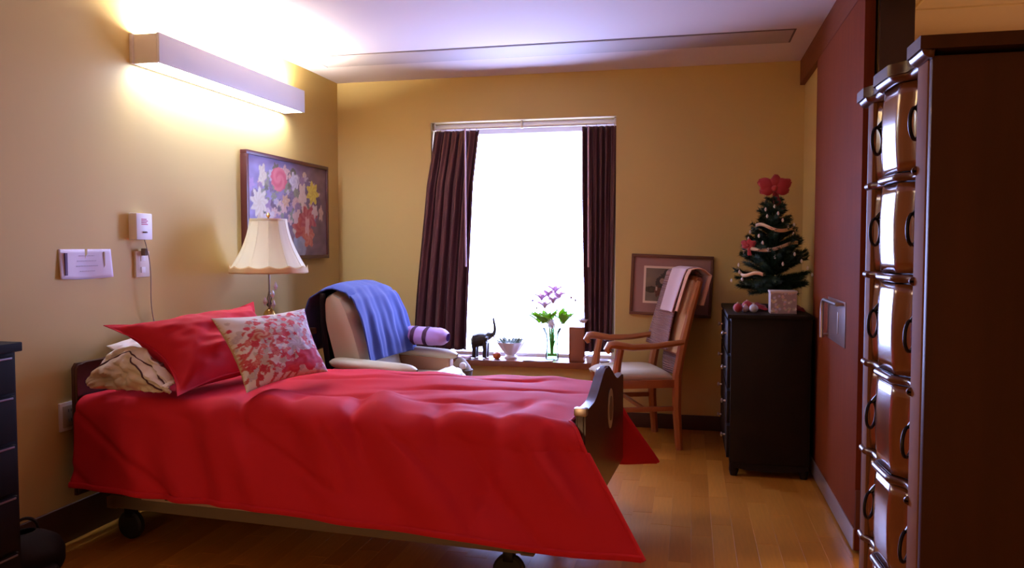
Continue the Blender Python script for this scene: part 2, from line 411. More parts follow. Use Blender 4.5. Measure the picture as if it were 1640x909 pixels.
bl += [(.62, .12, .085, .17, 0, (.42, .45, .52), (.30, .34, .44)),
       (.36, .80, .095, .125, 0, (.66, .13, .17), (.80, .28, .28)), (.55, .80, .05, .09, 5, (.80, .76, .78), (.5, .44, .55)),
       (.80, .70, .075, .115, 7, (.80, .68, .10), (.62, .44, .06)), (.13, .54, .085, .13, 9, (.78, .72, .58), (.66, .56, .38)),
       (.17, .82, .04, .10, 5, (.76, .70, .52), (.6, .5, .36)), (.66, .66, .05, .13, 5, (.80, .68, .58), (.72, .56, .44)),
       (.44, .58, .045, .06, 6, (.62, .34, .18), (.74, .56, .36)), (.24, .40, .06, .08, 5, (.74, .66, .62), (.6, .5, .5)),
       (.60, .40, .07, .09, 5, (.78, .58, .50), (.70, .50, .46)), (.66, .30, .12, .11, 6, (.48, .08, .07), (.62, .20, .14)),
       (.74, .42, .11, .12, 7, (.44, .07, .08), (.60, .24, .20)), (.74, .20, .07, .10, 5, (.58, .16, .10), (.70, .34, .24)),
       (.72, .33, .03, .10, 4, (.76, .46, .40), (.66, .36, .34)), (.83, .50, .04, .07, 5, (.76, .64, .56), (.7, .5, .44)),
       (.92, .48, .03, .08, 5, (.72, .52, .40), (.6, .4, .3)), (.03, .72, .05, .06, 6, (.52, .36, .60), (.42, .30, .55))]
f1 = paint(1, 1, bg1, bl)
pc = thing('picture', 'large framed oil painting of red, yellow and cream flowers behind the lamp', 'picture', (XL, 4.66, 1.16))
W2, H = .53, .645
MB().grid(lambda u, v: Vector((.030, -W2 + .02 + (2 * W2 - .04) * u, .02 + (H - .04) * v)), 150, 96, col=f1).build('canvas', ART, pc, smooth=False)
fr = [MB() for _ in range(4)]
fr[0].box((.0, -W2, 0), (.042, W2, .024), .003); fr[1].box((0, -W2, H - .024), (.042, W2, H), .003)
fr[2].box((0, -W2, .024), (.042, -W2 + .024, H - .024), .003); fr[3].box((0, W2 - .024, .024), (.042, W2, H - .024), .003)
for q in fr: q.build('frame_side', mat('dark_red_frame', (.085, .018, .014), .35), pc)

# framed print behind the wooden chair
def bg2(u, v):
    n = nz(u * 4 + 3, v * 4) * .5 + .5; return [x * (.6 + .8 * n) for x in (.17, .13, .09)]
bl2 = [(.62, .75, .34, .16, 0, (.035, .03, .022), (.06, .05, .035)), (.30, .55, .10, .20, 0, (.03, .025, .02), (.06, .04, .03)), (.33, .62, .045, .09, 0, (.36, .24, .18), (.28, .18, .12)),
       (.42, .84, .06, .14, 0, (.04, .04, .035), (.07, .06, .05)), (.43, .86, .03, .07, 0, (.42, .36, .28), (.36, .3, .22)), (.12, .35, .14, .10, 0, (.035, .025, .012), (.07, .05, .02)),
       (.25, .30, .06, .16, 5, (.09, .03, .02), (.14, .05, .03)), (.55, .35, .16, .22, 0, (.05, .04, .035), (.10, .08, .06)), (.80, .30, .14, .24, 0, (.20, .16, .12), (.12, .09, .07)), (.22, .38, .02, .06, 0, (.5, .42, .34), (.4, .3, .25))]
f2 = paint(1, 1, bg2, bl2)
pf = thing('picture', 'tilted framed print with mauve mat low on the wall behind the wooden armchair', 'picture', (-.122, YB, .978))
pf.rotation_euler = (0, R(2.1), 0)
w2, h2 = .272, .207
q = MB()
q.box((-w2, -.024, -h2), (w2, 0, -h2 + .02), .003); q.box((-w2, -.024, h2 - .02), (w2, 0, h2), .003); q.box((-w2, -.024, -h2 + .02), (-w2 + .02, 0, h2 - .02), .003); q.box((w2 - .02, -.024, -h2 + .02), (w2, 0, h2 - .02), .003)
q.build('frame', FRAMEW, pf)
MB().box((-w2 + .018, -.012, -h2 + .018), (w2 - .018, -.004, h2 - .018)).build('mat_board', MATB, pf)
MB().box((-.185, -.015, -.125), (.175, -.012, .128)).build('inner_mat', MATC, pf)
MB().grid(lambda u, v: Vector((-.170 + .33 * u, -.0165, -.110 + .223 * v)), 90, 62, col=f2).build('print', PRINT, pf, smooth=False)

# ================================================================== WALL ITEMS (left wall)
pp = thing('notice', 'small white paper notice taped to the wall left of the call box', 'paper', (XL, 2.91, 1.168))
def pf_(u, v):
    x = -.148 + .30 * u; return Vector((.0025 + .010 * (1 - v) * (abs(u - .45) * 2) ** 2 + .003 * math.sin(u * 9), x, -.062 + .124 * v - .006 * math.sin(u * 3) * (1 - v)))
MB().grid(pf_, 24, 8).build('sheet', PAPER, pp, mods=(SOLID(.0008, 0),))
MB().box((.006, -.123, -.048), (.0136, -.111, .046)).build('dark_bar', INK, pp)
MB().box((.005, .102, -.046), (.0096, .110, .050)).build('tan_bar', TANK, pp)
q = MB(); rr = random.Random(5)
for i, (a, b) in enumerate(((-.04, .05), (-.05, .058), (-.055, .07), (-.035, .05))):
    y = a
    while y < b:
        l_ = .006 + rr.random() * .012; q.box((.0055, y, .032 - i * .022), (.0072, min(b, y + l_), .0345 - i * .022)); y += l_ + .004
o = q.build('text_lines', TEXT, pp, smooth=False)
cb = thing('call_box', 'white nurse call box with red lettering on the wall above the pillow', 'call box', (XL, 3.24, 1.335))
MB().box((0, -.055, -.062), (.045, .055, .062), .005).build('case', WHITE, cb)
q = MB()
for i in range(4): q.box((.045, -.022, .008 + i * .008), (.0458, .022 - .008 * (i % 2), .0125 + i * .008))
q.build('red_lettering', REDINK, cb)
MB().lathe([(.013, 0), (.013, .006), (.009, .008)], n=16).build('push_button', SMOKE, cb).location = (.045, 0, -.03)
cpl = thing('wall_plate', 'white socket plate with a cord on the wall below the call box', 'socket', (XL, 3.265, 1.158))
MB().box((0, -.048, -.062), (.012, .048, .062), .004).build('plate', CREAMP, cpl)
for z in (-.028, .028): MB().box((.012, -.015, z - .014), (.0145, .015, z + .014), .002).build('socket_face', WHITE, cpl)
MB().box((.012, -.013, .040), (.036, .008, .075), .004).build('plug', SMOKE, cpl)
cord = []
for i in range(21):
    t = i / 20; cord.append((XL + .038 + .012 * math.sin(t * 5) * t, 3.235 + .015 * math.sin(t * 7) + .10 * t, 1.30 - .50 * t))
o = MB().tube(cord, .0025, 6).build('nurse_call_wire', mat('cord_grey', (.36, .30, .26), .6)); tag(o, 'thin grey call cord hanging from the call box down behind the pillows', 'cord')
cord = [(XL + .004, 3.11 - .004 * math.sin(i), 1.30 - .055 * i) for i in range(9)]
ou = thing('wall_outlet', 'low cream outlet plate on the wall beside the headboard', 'outlet', (XL, 2.79, .53))
MB().box((0, -.05, -.06), (.010, .05, .06), .004).build('plate', WHITE, ou)
MB().box((.010, -.036, -.045), (.013, .036, .045), .002).build('socket_face', mat('socket_cream', (.45, .36, .26), .5), ou)
for z in (-.022, .018): MB().box((.013, -.010, z), (.0145, -.005, z + .012)).box((.013, .005, z), (.0145, .010, z + .012)).build('slot', SMOKE, ou)

# ================================================================== BED
BA = R(-3.7)
BX, BY = -2.485, 3.245
bed = thing('bed', 'wooden adjustable care bed with arched footboard, standing on casters along the left wall', 'bed', (BX, BY, 0), BA)
def board(name, x0, x1, zb, zs, zt, hw, m):
    pts = []
    pts.append((x0, -hw, zb)); pts.append((x0, -hw, zs - .02)); pts.append((x0, -hw + .015, zs))
    for i in range(25):
        t = i / 24; y = -hw + .06 + (2 * hw - .12) * t
        e = sstep(.12, .5, t if t < .5 else 1 - t)
        pts.append((x0, y, zs + (zt - zs) * e))
    pts.append((x0, hw - .015, zs)); pts.append((x0, hw, zs - .02)); pts.append((x0, hw, zb))
    q = MB().prism(pts, (x1 - x0, 0, 0)); es = [e for e in q.bm.edges if abs(e.verts[0].co.x - e.verts[1].co.x) < 1e-4]
    bmesh.ops.bevel(q.bm, geom=es, offset=.008, segments=3, affect='EDGES')
    return q.build(name, m, bed)
board('headboard', .0, .03, .20, .755, .86, .475, BEDW)
fb = board('footboard', 2.137, 2.171, .27, .672, .765, .452, BEDW); fb.location = (0, .022, 0)
# chrome block imitating window light reflected on the near shoulder of the footboard
MB().box((2.131, -.434, .655), (2.177, -.402, .684), .006).build('shoulder_highlight', CHROME, bed)
lp = []
for i in range(20):
    a = 2 * PI * i / 20; lp.append((2.1715, .08 + .062 * math.cos(a), .58 + .082 * math.sin(a)))
MB().prism(lp, (.0025, 0, 0)).build('maker_plate', mat('plate_ivory', (.50, .40, .28), .5), fb)
MB().prism([(2.174, .08 + (p[1] - .08) * .62, .58 + (p[2] - .58) * .62) for p in lp], (.0015, 0, 0)).build('plate_emblem', mat('emblem_brown', (.20, .13, .08), .5), fb)
MB().box((.06, -.44, .42), (2.10, .44, .575), .04, seg=3).build('mattress', SHEET, bed)
q = MB(); q.box((.05, -.42, .36), (2.05, -.38, .42), .004); q.box((.05, .38, .36), (2.05, .42, .42), .004)
for i in range(9): q.box((.12 + i * .225, -.38, .385), (.16 + i * .225, .38, .415), .003)
q.build('deck_frame', STEEL, bed)
q = MB(); q.box((.12, -.40, .135), (1.98, -.355, .19), .004); q.box((.12, .355, .135), (1.98, .40, .19), .004); q.box((.10, -.40, .13), (.15, .40, .18), .004); q.box((1.93, -.40, .13), (1.98, .40, .18), .004)
q.build('base_frame', STEEL, bed)
for (a, b) in ((.35, .80), (1.75, 1.30)):
    for y in (-.33, .33): MB().tube([(a, y, .16), (b, y, .385)], .018, 8).build('lift_arm', STEEL, bed)
q = MB().box((.30, -.425, .19), (1.05, -.40, .245), .006)
q.build('side_rail_bracket', mat('rail_cream', (.60, .47, .38), .5), bed)
for x in (.42, .68, .90): MB().box((x, -.4265, .200), (x + .035, -.424, .232), .002).build('rail_hole', SHELL, bed)
q = MB().tube([(.16, -.41, .215), (.13, -.43, .235), (.11, -.435, .27), (.125, -.43, .30), (.15, -.41, .31)], .008, 8); q.build('rail_hook', WHITE, bed)
for x in (.20, 1.88):
    for y in (-.37, .37):
        cst = MB().box((x - .02, y - .02, .095), (x + .02, y + .02, .14), .004).build('caster', BLACKM, bed)
        wv = MB().lathe([(.0, -.018), (.052, -.018), (.060, -.010), (.060, .010), (.052, .018), (0, .018)], n=24).build('wheel', RUBBER, cst)
        wv.rotation_euler = (PI / 2, 0, 0); wv.location = (x, y, .0605)

# duvet
WH, RC, ZT = .43, .075, .618
def duvet_pt(s, a, lift=0):
    """s along 0 head..1 foot, a arc offset, negative = near side"""
    sg = -1 if a < 0 else 1; d = abs(a) - WH; hang = 0
    if d <= 0: y, z, n = a, ZT, Vector((0, 0, 1))
    elif d < RC * PI / 2:
        t = d / RC; y = sg * (WH + RC * math.sin(t)); z = ZT - RC * (1 - math.cos(t)); n = Vector((0, sg * math.sin(t), math.cos(t))); hang = .0
    else:
        hang = d - RC * PI / 2; fl = (.10 + .34 * sstep(.15, 1, s)) if sg < 0 else .04 + .28 * sstep(.3, .9, s)
        fr_ = hang / .30
        y = sg * (WH + RC + hang * fl); z = ZT - RC - hang * math.cos(math.atan(fl)); n = Vector((0, sg, fl)).normalized()
    hf = min(1, hang / .30)
    if d > -.05: y -= sg * (.045 if sg < 0 else 0) * sstep(.90, .985, s) * sstep(-.05, .03, d) * (1 - .6 * hf)
    u1 = 2.110 + ((.262 * max(0, d - .005) / .385) if sg < 0 else (.182 * max(0, d - .06) / .345))
    u0 = .045 if sg < 0 else .045
    x = u0 + (u1 - u0) * s
    dn = 0
    # billows on top
    top = 1 - sstep(-.02, .10, d)
    side = 1 - top
    puff = .012 + .020 * (nz(x * 2.1 + 4, y * 3.0) + .6) + .010 * nz(x * 6, y * 6, 2)
    edge = sstep(0, .10, s) * sstep(0, .12, 1 - s)
    pz = sstep(.22, .42, s)                        # less loft under the pillows
    dn += top * puff * (.3 + .7 * edge) * (.35 + .65 * pz)
    # creases running over the near shoulder, spacing as seen
    for (uc, sl, am, wd_, e0, e1) in ((.80, .55, .026, .034, -.28, .10), (1.28, .45, .034, .034, -.30, .06), (1.02, .40, .012, .04, -.18, .02), (1.62, .30, .018, .035, -.22, .05), (1.86, -.1, .016, .04, -.35, .25)):
        q = -(a + WH)           # distance past near shoulder (down = positive)
        if e0 < q < e1 + .25:
            xx = x - (uc + sl * q * .7)
            dn -= am * math.exp(-(xx / wd_) ** 2) * sstep(e0, e0 + .12, q) * (1 - sstep(e1, e1 + .2, q))
            dn += am * .7 * math.exp(-((xx - .11) / .07) ** 2) * sstep(e0, e0 + .12, q) * (1 - sstep(e1, e1 + .2, q))
    # folds on the hanging side
    q = max(0, d)
    if sg < 0:
        k1 = math.sin(2 * PI * (x * 5.2 - q * 1.9) + 2.0 * nz(x * 2, 1.2)) * sstep(.20, .35, x) * (1 - sstep(.75, 1.1, x))
        dn += side * .011 * k1 * sstep(.0, .12, q)
        k2 = math.sin(2 * PI * (x * 2.1 - q * 1.5) + 2.4 * nz(x * 1.4, q * 2, 6.2))
        dn += side * .024 * k2 * sstep(.55, .9, x) * (1 - .4 * sstep(.30, .40, q))
        dn += side * .024 * nz(x * 3.2 - q * 3.5, q * 2.2, 3.3) + side * .006 * nz(x * 9 - q * 7, q * 4, 8)
        r2 = abs(nz(x * 2.6 - q * 3.2 + 9, q * 1.4, 1.7)); dn -= side * .012 * math.exp(-(r2 / .08) ** 2) * sstep(.03, .12, q)
        # folds where the corner is pulled in at the footboard
        fz = sstep(.80, .97, s); dn += side * .012 * fz * math.sin(2 * PI * ((1 - s) * 13 + q * 1.0)) * (1 - sstep(.18, .35, q))
    else:
        dn += side * .015 * math.sin(2 * PI * x * 2.6 + 3 * q)
    # creases on top toward the far side
    for (uc, ac, am, lx, ly) in ((1.30, .30, .030, .15, .028), (1.70, .30, .024, .12, .026), (.95, .10, .016, .18, .030), (1.50, .02, .016, .20, .026), (1.15, -.18, .014, .16, .024), (1.85, .10, .014, .16, .022), (1.62, -.22, .012, .14, .022)):
        dn -= am * math.exp(-((x - uc) / lx) ** 2 - ((a - ac - .25 * (x - uc)) / ly) ** 2)
    p = Vector((x, y, z)) + n * (dn + lift)
    return p
AN, AF = WH + RC * PI / 2 + .315, WH + RC * PI / 2 + .33
def an(s): return AN - .035 * (1 - s) + .012 * nz(s * 4)
dv = thing('duvet', 'crimson red duvet spread over the bed and hanging past the footboard corners', 'duvet', (BX, BY, 0), BA)
def df(u, v):
    A = -an(u); return duvet_pt(u, A + (AF - A) * v)
MB().grid(df, 230, 170).build('cover', RED, dv, mods=(SOLID(.014, -1),))
hem = []
for (fn, nm) in ((lambda t: duvet_pt(t, -an(t) + .012, .003), 'near'), (lambda t: duvet_pt(t, AF - .012, .003), 'far')):
    MB().tube([fn(i / 120) + Vector((0, 0, -.012)) for i in range(121)], .009, 8, flat=1.4).build('hem', RED, dv)
MB().tube([duvet_pt(1, -an(1) + (AF + an(1)) * (i / 160) * 1.0, .0) + Vector((.0, 0, -.004)) for i in range(0, 161)], .008, 8).build('hem', RED, dv)

# ------------------------------------------------------------------ cushions
def cushion(name, label, cat, A, B, Cc, D, th, m, pinch=.07, n=40, flange=0, wr=.01, seed=0, side=1, col=None, piping=None, back=None):
    """A top near, B top far, C bottom far, D bottom near (world)."""
    A, B, Cc, D = map(Vector, (A, B, Cc, D)); o0 = (A + B + Cc + D) / 4; o0.z = min(Cc.z, D.z)
    nrm = (B - A).cross(D - A).normalized() * side
    t = thing(name, label, cat, o0)
    def base(u, v):
        p = A.lerp(B, u).lerp(D.lerp(Cc, u), v); cc = (A + B + Cc + D) / 4
        k = pinch * (math.sin(PI * u) * (abs(2 * v - 1) ** 3) + math.sin(PI * v) * (abs(2 * u - 1) ** 3))
        # pull edges inward at mid-side
        du = (.5 - u) * 2 * math.sin(PI * v) * abs(2 * u - 1); dv_ = (.5 - v) * 2 * math.sin(PI * u) * abs(2 * v - 1)
        p += (B - A) * du * pinch + (D - A) * dv_ * pinch
        return p
    def hgt(u, v, sgn):
        uu, vv = u, v
        if flange: uu = max(0, min(1, (u - flange) / (1 - 2 * flange))); vv = max(0, min(1, (v - flange) / (1 - 2 * flange)))
        b = (max(0, 1 - abs(2 * uu - 1) ** 2.4) * max(0, 1 - abs(2 * vv - 1) ** 2.4)) ** .55
        w_ = wr * (nz(u * 5 + seed, v * 5, sgn) + .5 * nz(u * 12 + seed, v * 12, sgn))
        return th * b + w_ * (b * .8 + .2) + .0015
    def fs(sgn): return lambda u, v: base(u, v) + nrm * sgn * hgt(u, v, sgn) - o0
    q = MB(); q.grid(fs(1), n, n, col=(lambda u, v: col(u, v)) if col else None)
    ff = fs(-1); q.grid(ff, n, n, col=(lambda u, v: back) if col else None)
    # close the rim
    ring = [(i / n, 0) for i in range(n)] + [(1, j / n) for j in range(n)] + [(1 - i / n, 1) for i in range(n)] + [(0, 1 - j / n) for j in range(n)]
    lay = q.bm.verts.layers.float_color.get('print')
    a_ = [q.bm.verts.new(fs(1)(*p)) for p in ring]; b_ = [q.bm.verts.new(fs(-1)(*p)) for p in ring]
    if lay:
        for v in a_ + b_: v[lay] = (*back, 1)
    for i in range(len(ring)): q.bm.faces.new((a_[i], a_[(i + 1) % len(ring)], b_[(i + 1) % len(ring)], b_[i]))
    q.build('cushion_cover' if 'cushion' in name else 'pillowcase', m, t, weld=True)
    if piping:
        MB().tube([base(*p) - o0 for p in ring] + [base(*ring[0]) - o0], .004, 6).build('piping', piping, t)
    return t, base, nrm, o0
t, *_ = cushion('pillow', 'large crimson pillow with pointed corners leaning toward the headboard', 'pillow', (-2.30, 2.715, .924), (-2.10, 3.50, .970), (-1.80, 3.47, .665), (-1.965, 2.71, .652), .120, REDS, pinch=.12, flange=.035, wr=.020, seed=2, side=1)
t, base, nrm, o0 = cushion('pillow', 'crumpled cream white pillow with dark piping against the headboard', 'pillow', (-2.41, 2.86, .82), (-2.43, 3.50, .80), (-2.24, 3.48, .70), (-2.16, 2.82, .71), .065, PILLW, pinch=.03, wr=.04, seed=9)
# folded pillowcase end hanging toward the camera
def flap(u, v):
    x = -2.425 + .40 * u; z0 = .70 + .13 * math.sin(PI * min(1, u * 1.1)) ** .8
    z = z0 + (.655 - z0) * v; y = 2.80 - .035 * math.sin(PI * v) - .05 * v * u + .035 * nz(u * 6, v * 4, 3) + .015 * nz(u * 14, v * 9)
    return Vector((x + .02 * nz(v * 4, u * 3), y, z)) - o0
MB().grid(flap, 60, 30).build('pillowcase_flap', PILLW, t, mods=(SOLID(.010, 0),))
MB().tube([flap(i / 40, .10 + .45 * abs(i / 40 - .45)) + Vector((0, -.008, 0)) for i in range(3, 38)], .0035, 6).build('piping', PIPE, t)
MB().tube([flap(.55 + .35 * i / 20, .2 + .6 * i / 20) + Vector((0, -.008, 0)) for i in range(21)], .0035, 6).build('piping', PIPE, t)
# floral cushion print
rnd = random.Random(11)
bl3 = []
for i in range(330):
    x = rnd.random(); y = rnd.random() * .86 + .08
    if y < .25 - .25 * (x - .2) and rnd.random() < .7: continue
    c1, c2 = rnd.choice((((.55, .03, .05), (.70, .20, .20)), ((.62, .05, .08), (.50, .02, .04)), ((.66, .56, .46), (.45, .40, .44)), ((.52, .44, .50), (.74, .66, .64)), ((.60, .10, .10), (.74, .40, .34))))
    s_ = .014 + .030 * rnd.random(); bl3.append((x, y, s_, s_, rnd.choice((3, 4, 5, 0)), c1, c2))
bl3 += [(.75, .82, .20, .13, 5, (.56, .02, .06), (.66, .07, .12)), (.52, .90, .12, .07, 4, (.56, .03, .06), (.62, .08, .10)), (.62, .62, .10, .10, 8, (.60, .54, .58), (.36, .24, .30)), (.28, .40, .10, .07, 3, (.50, .05, .03), (.74, .60, .40))]
def bg3(u, v):
    n = nz(u * 9, v * 9) ; c = (.80, .74, .70)
    swirl = math.sin(u * 26 + 7 * nz(u * 4, v * 4) * 2 + v * 9)
    if swirl > .55 and v > .30 and u < .6: c = (.56, .10, .08)
    elif swirl > .75 and u > .4: c = (.60, .36, .42)
    return c
f3 = paint(1, 1, bg3, bl3)
cushion('cushion', 'cream scatter cushion printed with red flowers in front of the crimson pillow', 'cushion', (-1.868, 2.80, .953), (-1.735, 3.325, .955), (-1.555, 3.19, .690), (-1.655, 2.70, .680), .060, FLORAL, pinch=.055, n=110, wr=.006, seed=5, side=-1, col=lambda u, v: f3(u, v), back=(.62, .46, .30))

# ================================================================== NIGHTSTAND + LAMP
ns = thing('nightstand', 'dark wooden nightstand in the corner gap beyond the bed, carrying the table lamp', 'nightstand', (-2.31, 4.01, 0))
MB().box((-.21, -.145, .74), (.215, .15, .775), .005).build('top', MAHO, ns)
MB().box((-.20, -.135, .12), (.195, .14, .74), .004).build('body', MAHO, ns)
for (x, y) in ((-.17, -.11), (.165, -.11), (-.17, .115), (.165, .115)): MB().box((x - .022, y - .022, 0), (x + .022, y + .022, .12), .004).build('leg', MAHO, ns)
for z in (.16, .45):
    dr = MB().box((.195, -.12, z), (.210, .125, z + .26), .004).build('drawer', MAHO, ns)
    MB().ball((.222, 0, z + .13), .014).build('knob', BRASS, dr)
lamp = thing('table_lamp', 'crystal table lamp with cream bell shade on the nightstand', 'lamp', (-2.300, 4.00, .775))
MB().lathe([(0, 0), (.062, 0), (.066, .012), (.040, .022), (.022, .040), (.028, .065), (.036, .085), (.026, .105), (.010, .120), (0, .125)], n=28).build('base', BRASS, lamp)
MB().tube([(0, 0, .06), (0, 0, .60)], .0055, 10).build('stem', mat('lamp_stem', (.35, .32, .30), .3, metal=.8), lamp)
prof = [(.006, .125), (.017, .14), (.008, .155), (.013, .175), (.008, .20), (.006, .215)]
MB().lathe(prof, n=20).build('crystal_column', CRYSTAL, lamp)
for (x, y, z) in ((.030, -.01, .150), (.034, .01, .250), (-.022, -.01, .165), (.026, -.01, .205)): MB().lathe([(.001, -.03), (.012, -.008), (.006, .012), (.001, .02)], n=8).build('crystal_drop', mat('crystal_drop', (.8, .78, .86), .1), lamp).location = (x, y, z)
def bell(t): # t 0 top .. 1 bottom
    return .098 + (.205 - .098) * (t ** 1.9 * .75 + t * .25)
zt_, zb_ = .615, .34
def sh(u, v):
    a = 2 * PI * u; r = bell(v) * (1 + .012 * math.cos(a * 12) * (1 - .2 * v)); z = zt_ + (zb_ - zt_) * v
    return Vector((r * math.cos(a), r * math.sin(a), z))
sd = MB().grid(sh, 144, 20, cu=True).build('lamp_shade', SHADE, lamp, mods=(SOLID(.002, 0),))
def val(u, v):
    a = 2 * PI * u; r = bell(1) + .003 + .006 * v; sc = .014 * abs(math.sin(a * 6))
    return Vector((r * math.cos(a), r * math.sin(a), zb_ + .022 - sc * .9 + (-.044 + sc) * v))
MB().grid(val, 144, 4, cu=True).build('scalloped_trim', mat('shade_trim', (.62, .42, .18), .75), sd, mods=(SOLID(.002, 0),))
MB().lathe([(.096, -.004), (.1015, -.004), (.1015, .006), (.096, .006)], (0, 0, zt_), 40, caps=False).build('top_band', SHADE, sd)
for k in range(12):
    a = 2 * PI * k / 12; MB().tube([Vector((math.cos(a) * (bell(i / 12) * 1.012 + .001), math.sin(a) * (bell(i / 12) * 1.012 + .001), zt_ + (zb_ - zt_) * i / 12)) for i in range(13)], .0018, 5).build('rib', SHADE, sd)
MB().lathe([(.002, 0), (.010, .008), (.004, .014), (.012, .026), (.006, .040), (0, .044)], (0, 0, zt_ - .002), 14).build('finial', BRASS, lamp)
MB().tube([(-.098, 0, zt_), (.098, 0, zt_)], .003, 6).tube([(0, -.098, zt_), (0, .098, zt_)], .003, 6).build('spider', BRASS, lamp)

# ================================================================== RECLINER
rc = thing('recliner', 'cream leather recliner in the corner with a dark back shell', 'armchair', (-1.72, 4.50, 0), R(-3))
# local: x forward, y left(far)
HWc = .27
def pad(name, f, nu, nv, m=LEATH, par=None, th=.0): return MB().grid(f, nu, nv).build(name, m, par or rc)
back = [(.02, .44), (-.03, .60), (-.10, .78), (-.17, .92), (-.235, 1.005)]
def backsolid():
    q = MB()
    pts = []
    fr_ = [(-.07, .44), (-.09, .58), (-.135, .76), (-.18, .89), (-.225, .965), (-.285, .992), (-.345, .965), (-.37, .89), (-.36, .76), (-.325, .60), (-.28, .44)]
    n = len(fr_)
    def f(u, v):
        i = v * (n - 1); k = min(n - 2, int(i)); t = i - k
        x = fr_[k][0] * (1 - t) + fr_[k + 1][0] * t; z = fr_[k][1] * (1 - t) + fr_[k + 1][1] * t
        e = abs(2 * u - 1) ** 5; cx, cz = -.24 - (z - .7) * .2, z
        x = x * (1 - e * .30) + cx * e * .30; z = z - .03 * e * sstep(.7, 1, z)
        y = (2 * u - 1) * (HWc - .005 + .03 * sstep(.5, .9, z))
        x += .012 * math.sin((z - .44) * 2 * PI / .19) * (1 if v < .4 else 0) * (1 - e)
        return Vector((x, y, z))
    g = MB(); g.grid(f, 24, 60)
    # side caps
    for u in (0, 1):
        vs = [g.bm.verts.new(f(u, j / 60)) for j in range(61)]; g.bm.faces.new(vs if u else vs[::-1])
    return g
backsolid().build('backrest', LEATH, rc, weld=True, mods=())
def shf(u, v):
    z = .14 + (.97 - .14) * v; x = -.335 - .02 * math.sin(PI * v) - .065 * sstep(.2, 1, v) ; y = (2 * u - 1) * (.28 + .02 * v); x += .07 * abs(2 * u - 1) ** 3
    return Vector((x, y, z))
MB().grid(shf, 24, 24).build('back_shell', SHELL, rc, mods=(SOLID(.03, 1),))
MB().box((-.24, -HWc, .30), (.26, HWc, .46), .05, seg=4).build('seat_cushion', LEATH, rc)
q = MB().grid(lambda u, v: Vector((.25 + .11 * math.sin(PI * v * .9), (2 * u - 1) * HWc * .96, .49 - .26 * v + .03 * math.sin(PI * v))), 16, 16); q.box((.19, -HWc * .96, .25), (.33, HWc * .96, .485), .05, seg=4)
q.build('footrest', LEATH, rc)
for s_ in (-1, 1):
    y0, y1 = (-.385, -.285) if s_ < 0 else (.285, .385)
    ar = MB().box((-.26, y0 + .01, .17), (.215, y1 - .01, .545), .02, seg=3).build('arm', mat('arm_side', (.46, .25, .14), .5), rc)
    am = MB()
    def af(u, v, y0=y0, y1=y1):
        a = 2 * PI * v; x = -.285 + .54 * u; k = 1 - .75 * (abs(2 * u - 1) ** 10)
        return Vector((x, (y0 + y1) / 2 + (y1 - y0) / 2 * 1.08 * math.cos(a) * k, .575 + .034 * math.sin(a) * k - .03 * u))
    am.grid(af, 30, 20).build('arm_pad', LEATH, ar, weld=True)
MB().box((-.22, -.25, .06), (.22, .25, .30), .02).build('base', SHELL, rc)
for x in (-.19, .19):
    for y in (-.22, .22): MB().lathe([(.020, 0), (.028, .062)], (x, y, 0), 12).build('leg', BLACKM, rc)
# blue throw over the back
th = thing('throw', 'royal blue fleece throw draped over the back of the cream recliner', 'blanket', (-1.72, 4.50, .60), R(-3))
path = [(-.455, .62), (-.452, .75), (-.445, .88), (-.415, .965), (-.35, 1.005), (-.285, 1.018), (-.215, .995), (-.165, .93), (-.125, .83), (-.105, .73), (-.085, .65), (-.070, .575)]
def thf(u, v):
    i = v * (len(path) - 1); k = min(len(path) - 2, int(i)); t = i - k
    x = path[k][0] * (1 - t) + path[k + 1][0] * t; z = path[k][1] * (1 - t) + path[k + 1][1] * t
    fr_ = sstep(.45, 1, v)
    yn = -.302 + .0 * fr_ + .01 * nz(v * 6); yf = .312 + .03 * fr_
    y = yn + (yf - yn) * u
    fold = math.sin(2 * PI * (u * 3.6 + .3 * v) + 2 * nz(u * 2, v)) ; fold2 = math.sin(2 * PI * u * 8 + 3 * v)
    dn = (.012 * fold + .005 * fold2) * fr_ + .006 * nz(u * 7, v * 7) + .013
    if v > .5: x += dn * .9 + .03 * fr_ * u; z += dn * .3
    elif v < .4: x -= abs(dn)
    else: z += dn * .6
    z -= .03 * (abs(2 * u - 1) ** 4) * (1 if v < .6 else .3)
    return Vector((x, y, z - .60))
MB().grid(thf, 90, 90).build('fleece', BLUE, th, mods=(SOLID(.008, 1),))
# lilac rolled blanket on the far arm
rb = thing('rolled_blanket', 'rolled lilac blanket with plum stripes on the far arm of the recliner', 'blanket', (-1.70, 4.80, .60), R(-3))
def rf(u, v, ex=0):
    a = 2 * PI * v; x = -.13 + .33 * u; k = (1 - abs(2 * u - 1) ** 7 * .55); r = .060 + .006 * math.sin(a * 2 + 1) + .004 * nz(u * 8, math.cos(a) * 2, math.sin(a) * 2) + ex
    return Vector((x, r * 1.25 * math.cos(a) * k, .062 + r * math.sin(a) * k + .012 * (1 - u)))
MB().grid(rf, 40, 28).build('roll', LILAC, rb, weld=True)
for (a, b) in ((.30, .38), (.55, .63)):
    MB().grid(lambda u, v: rf(a + (b - a) * u, v, .003), 6, 28).build('stripe', PLUM, rb, weld=True)
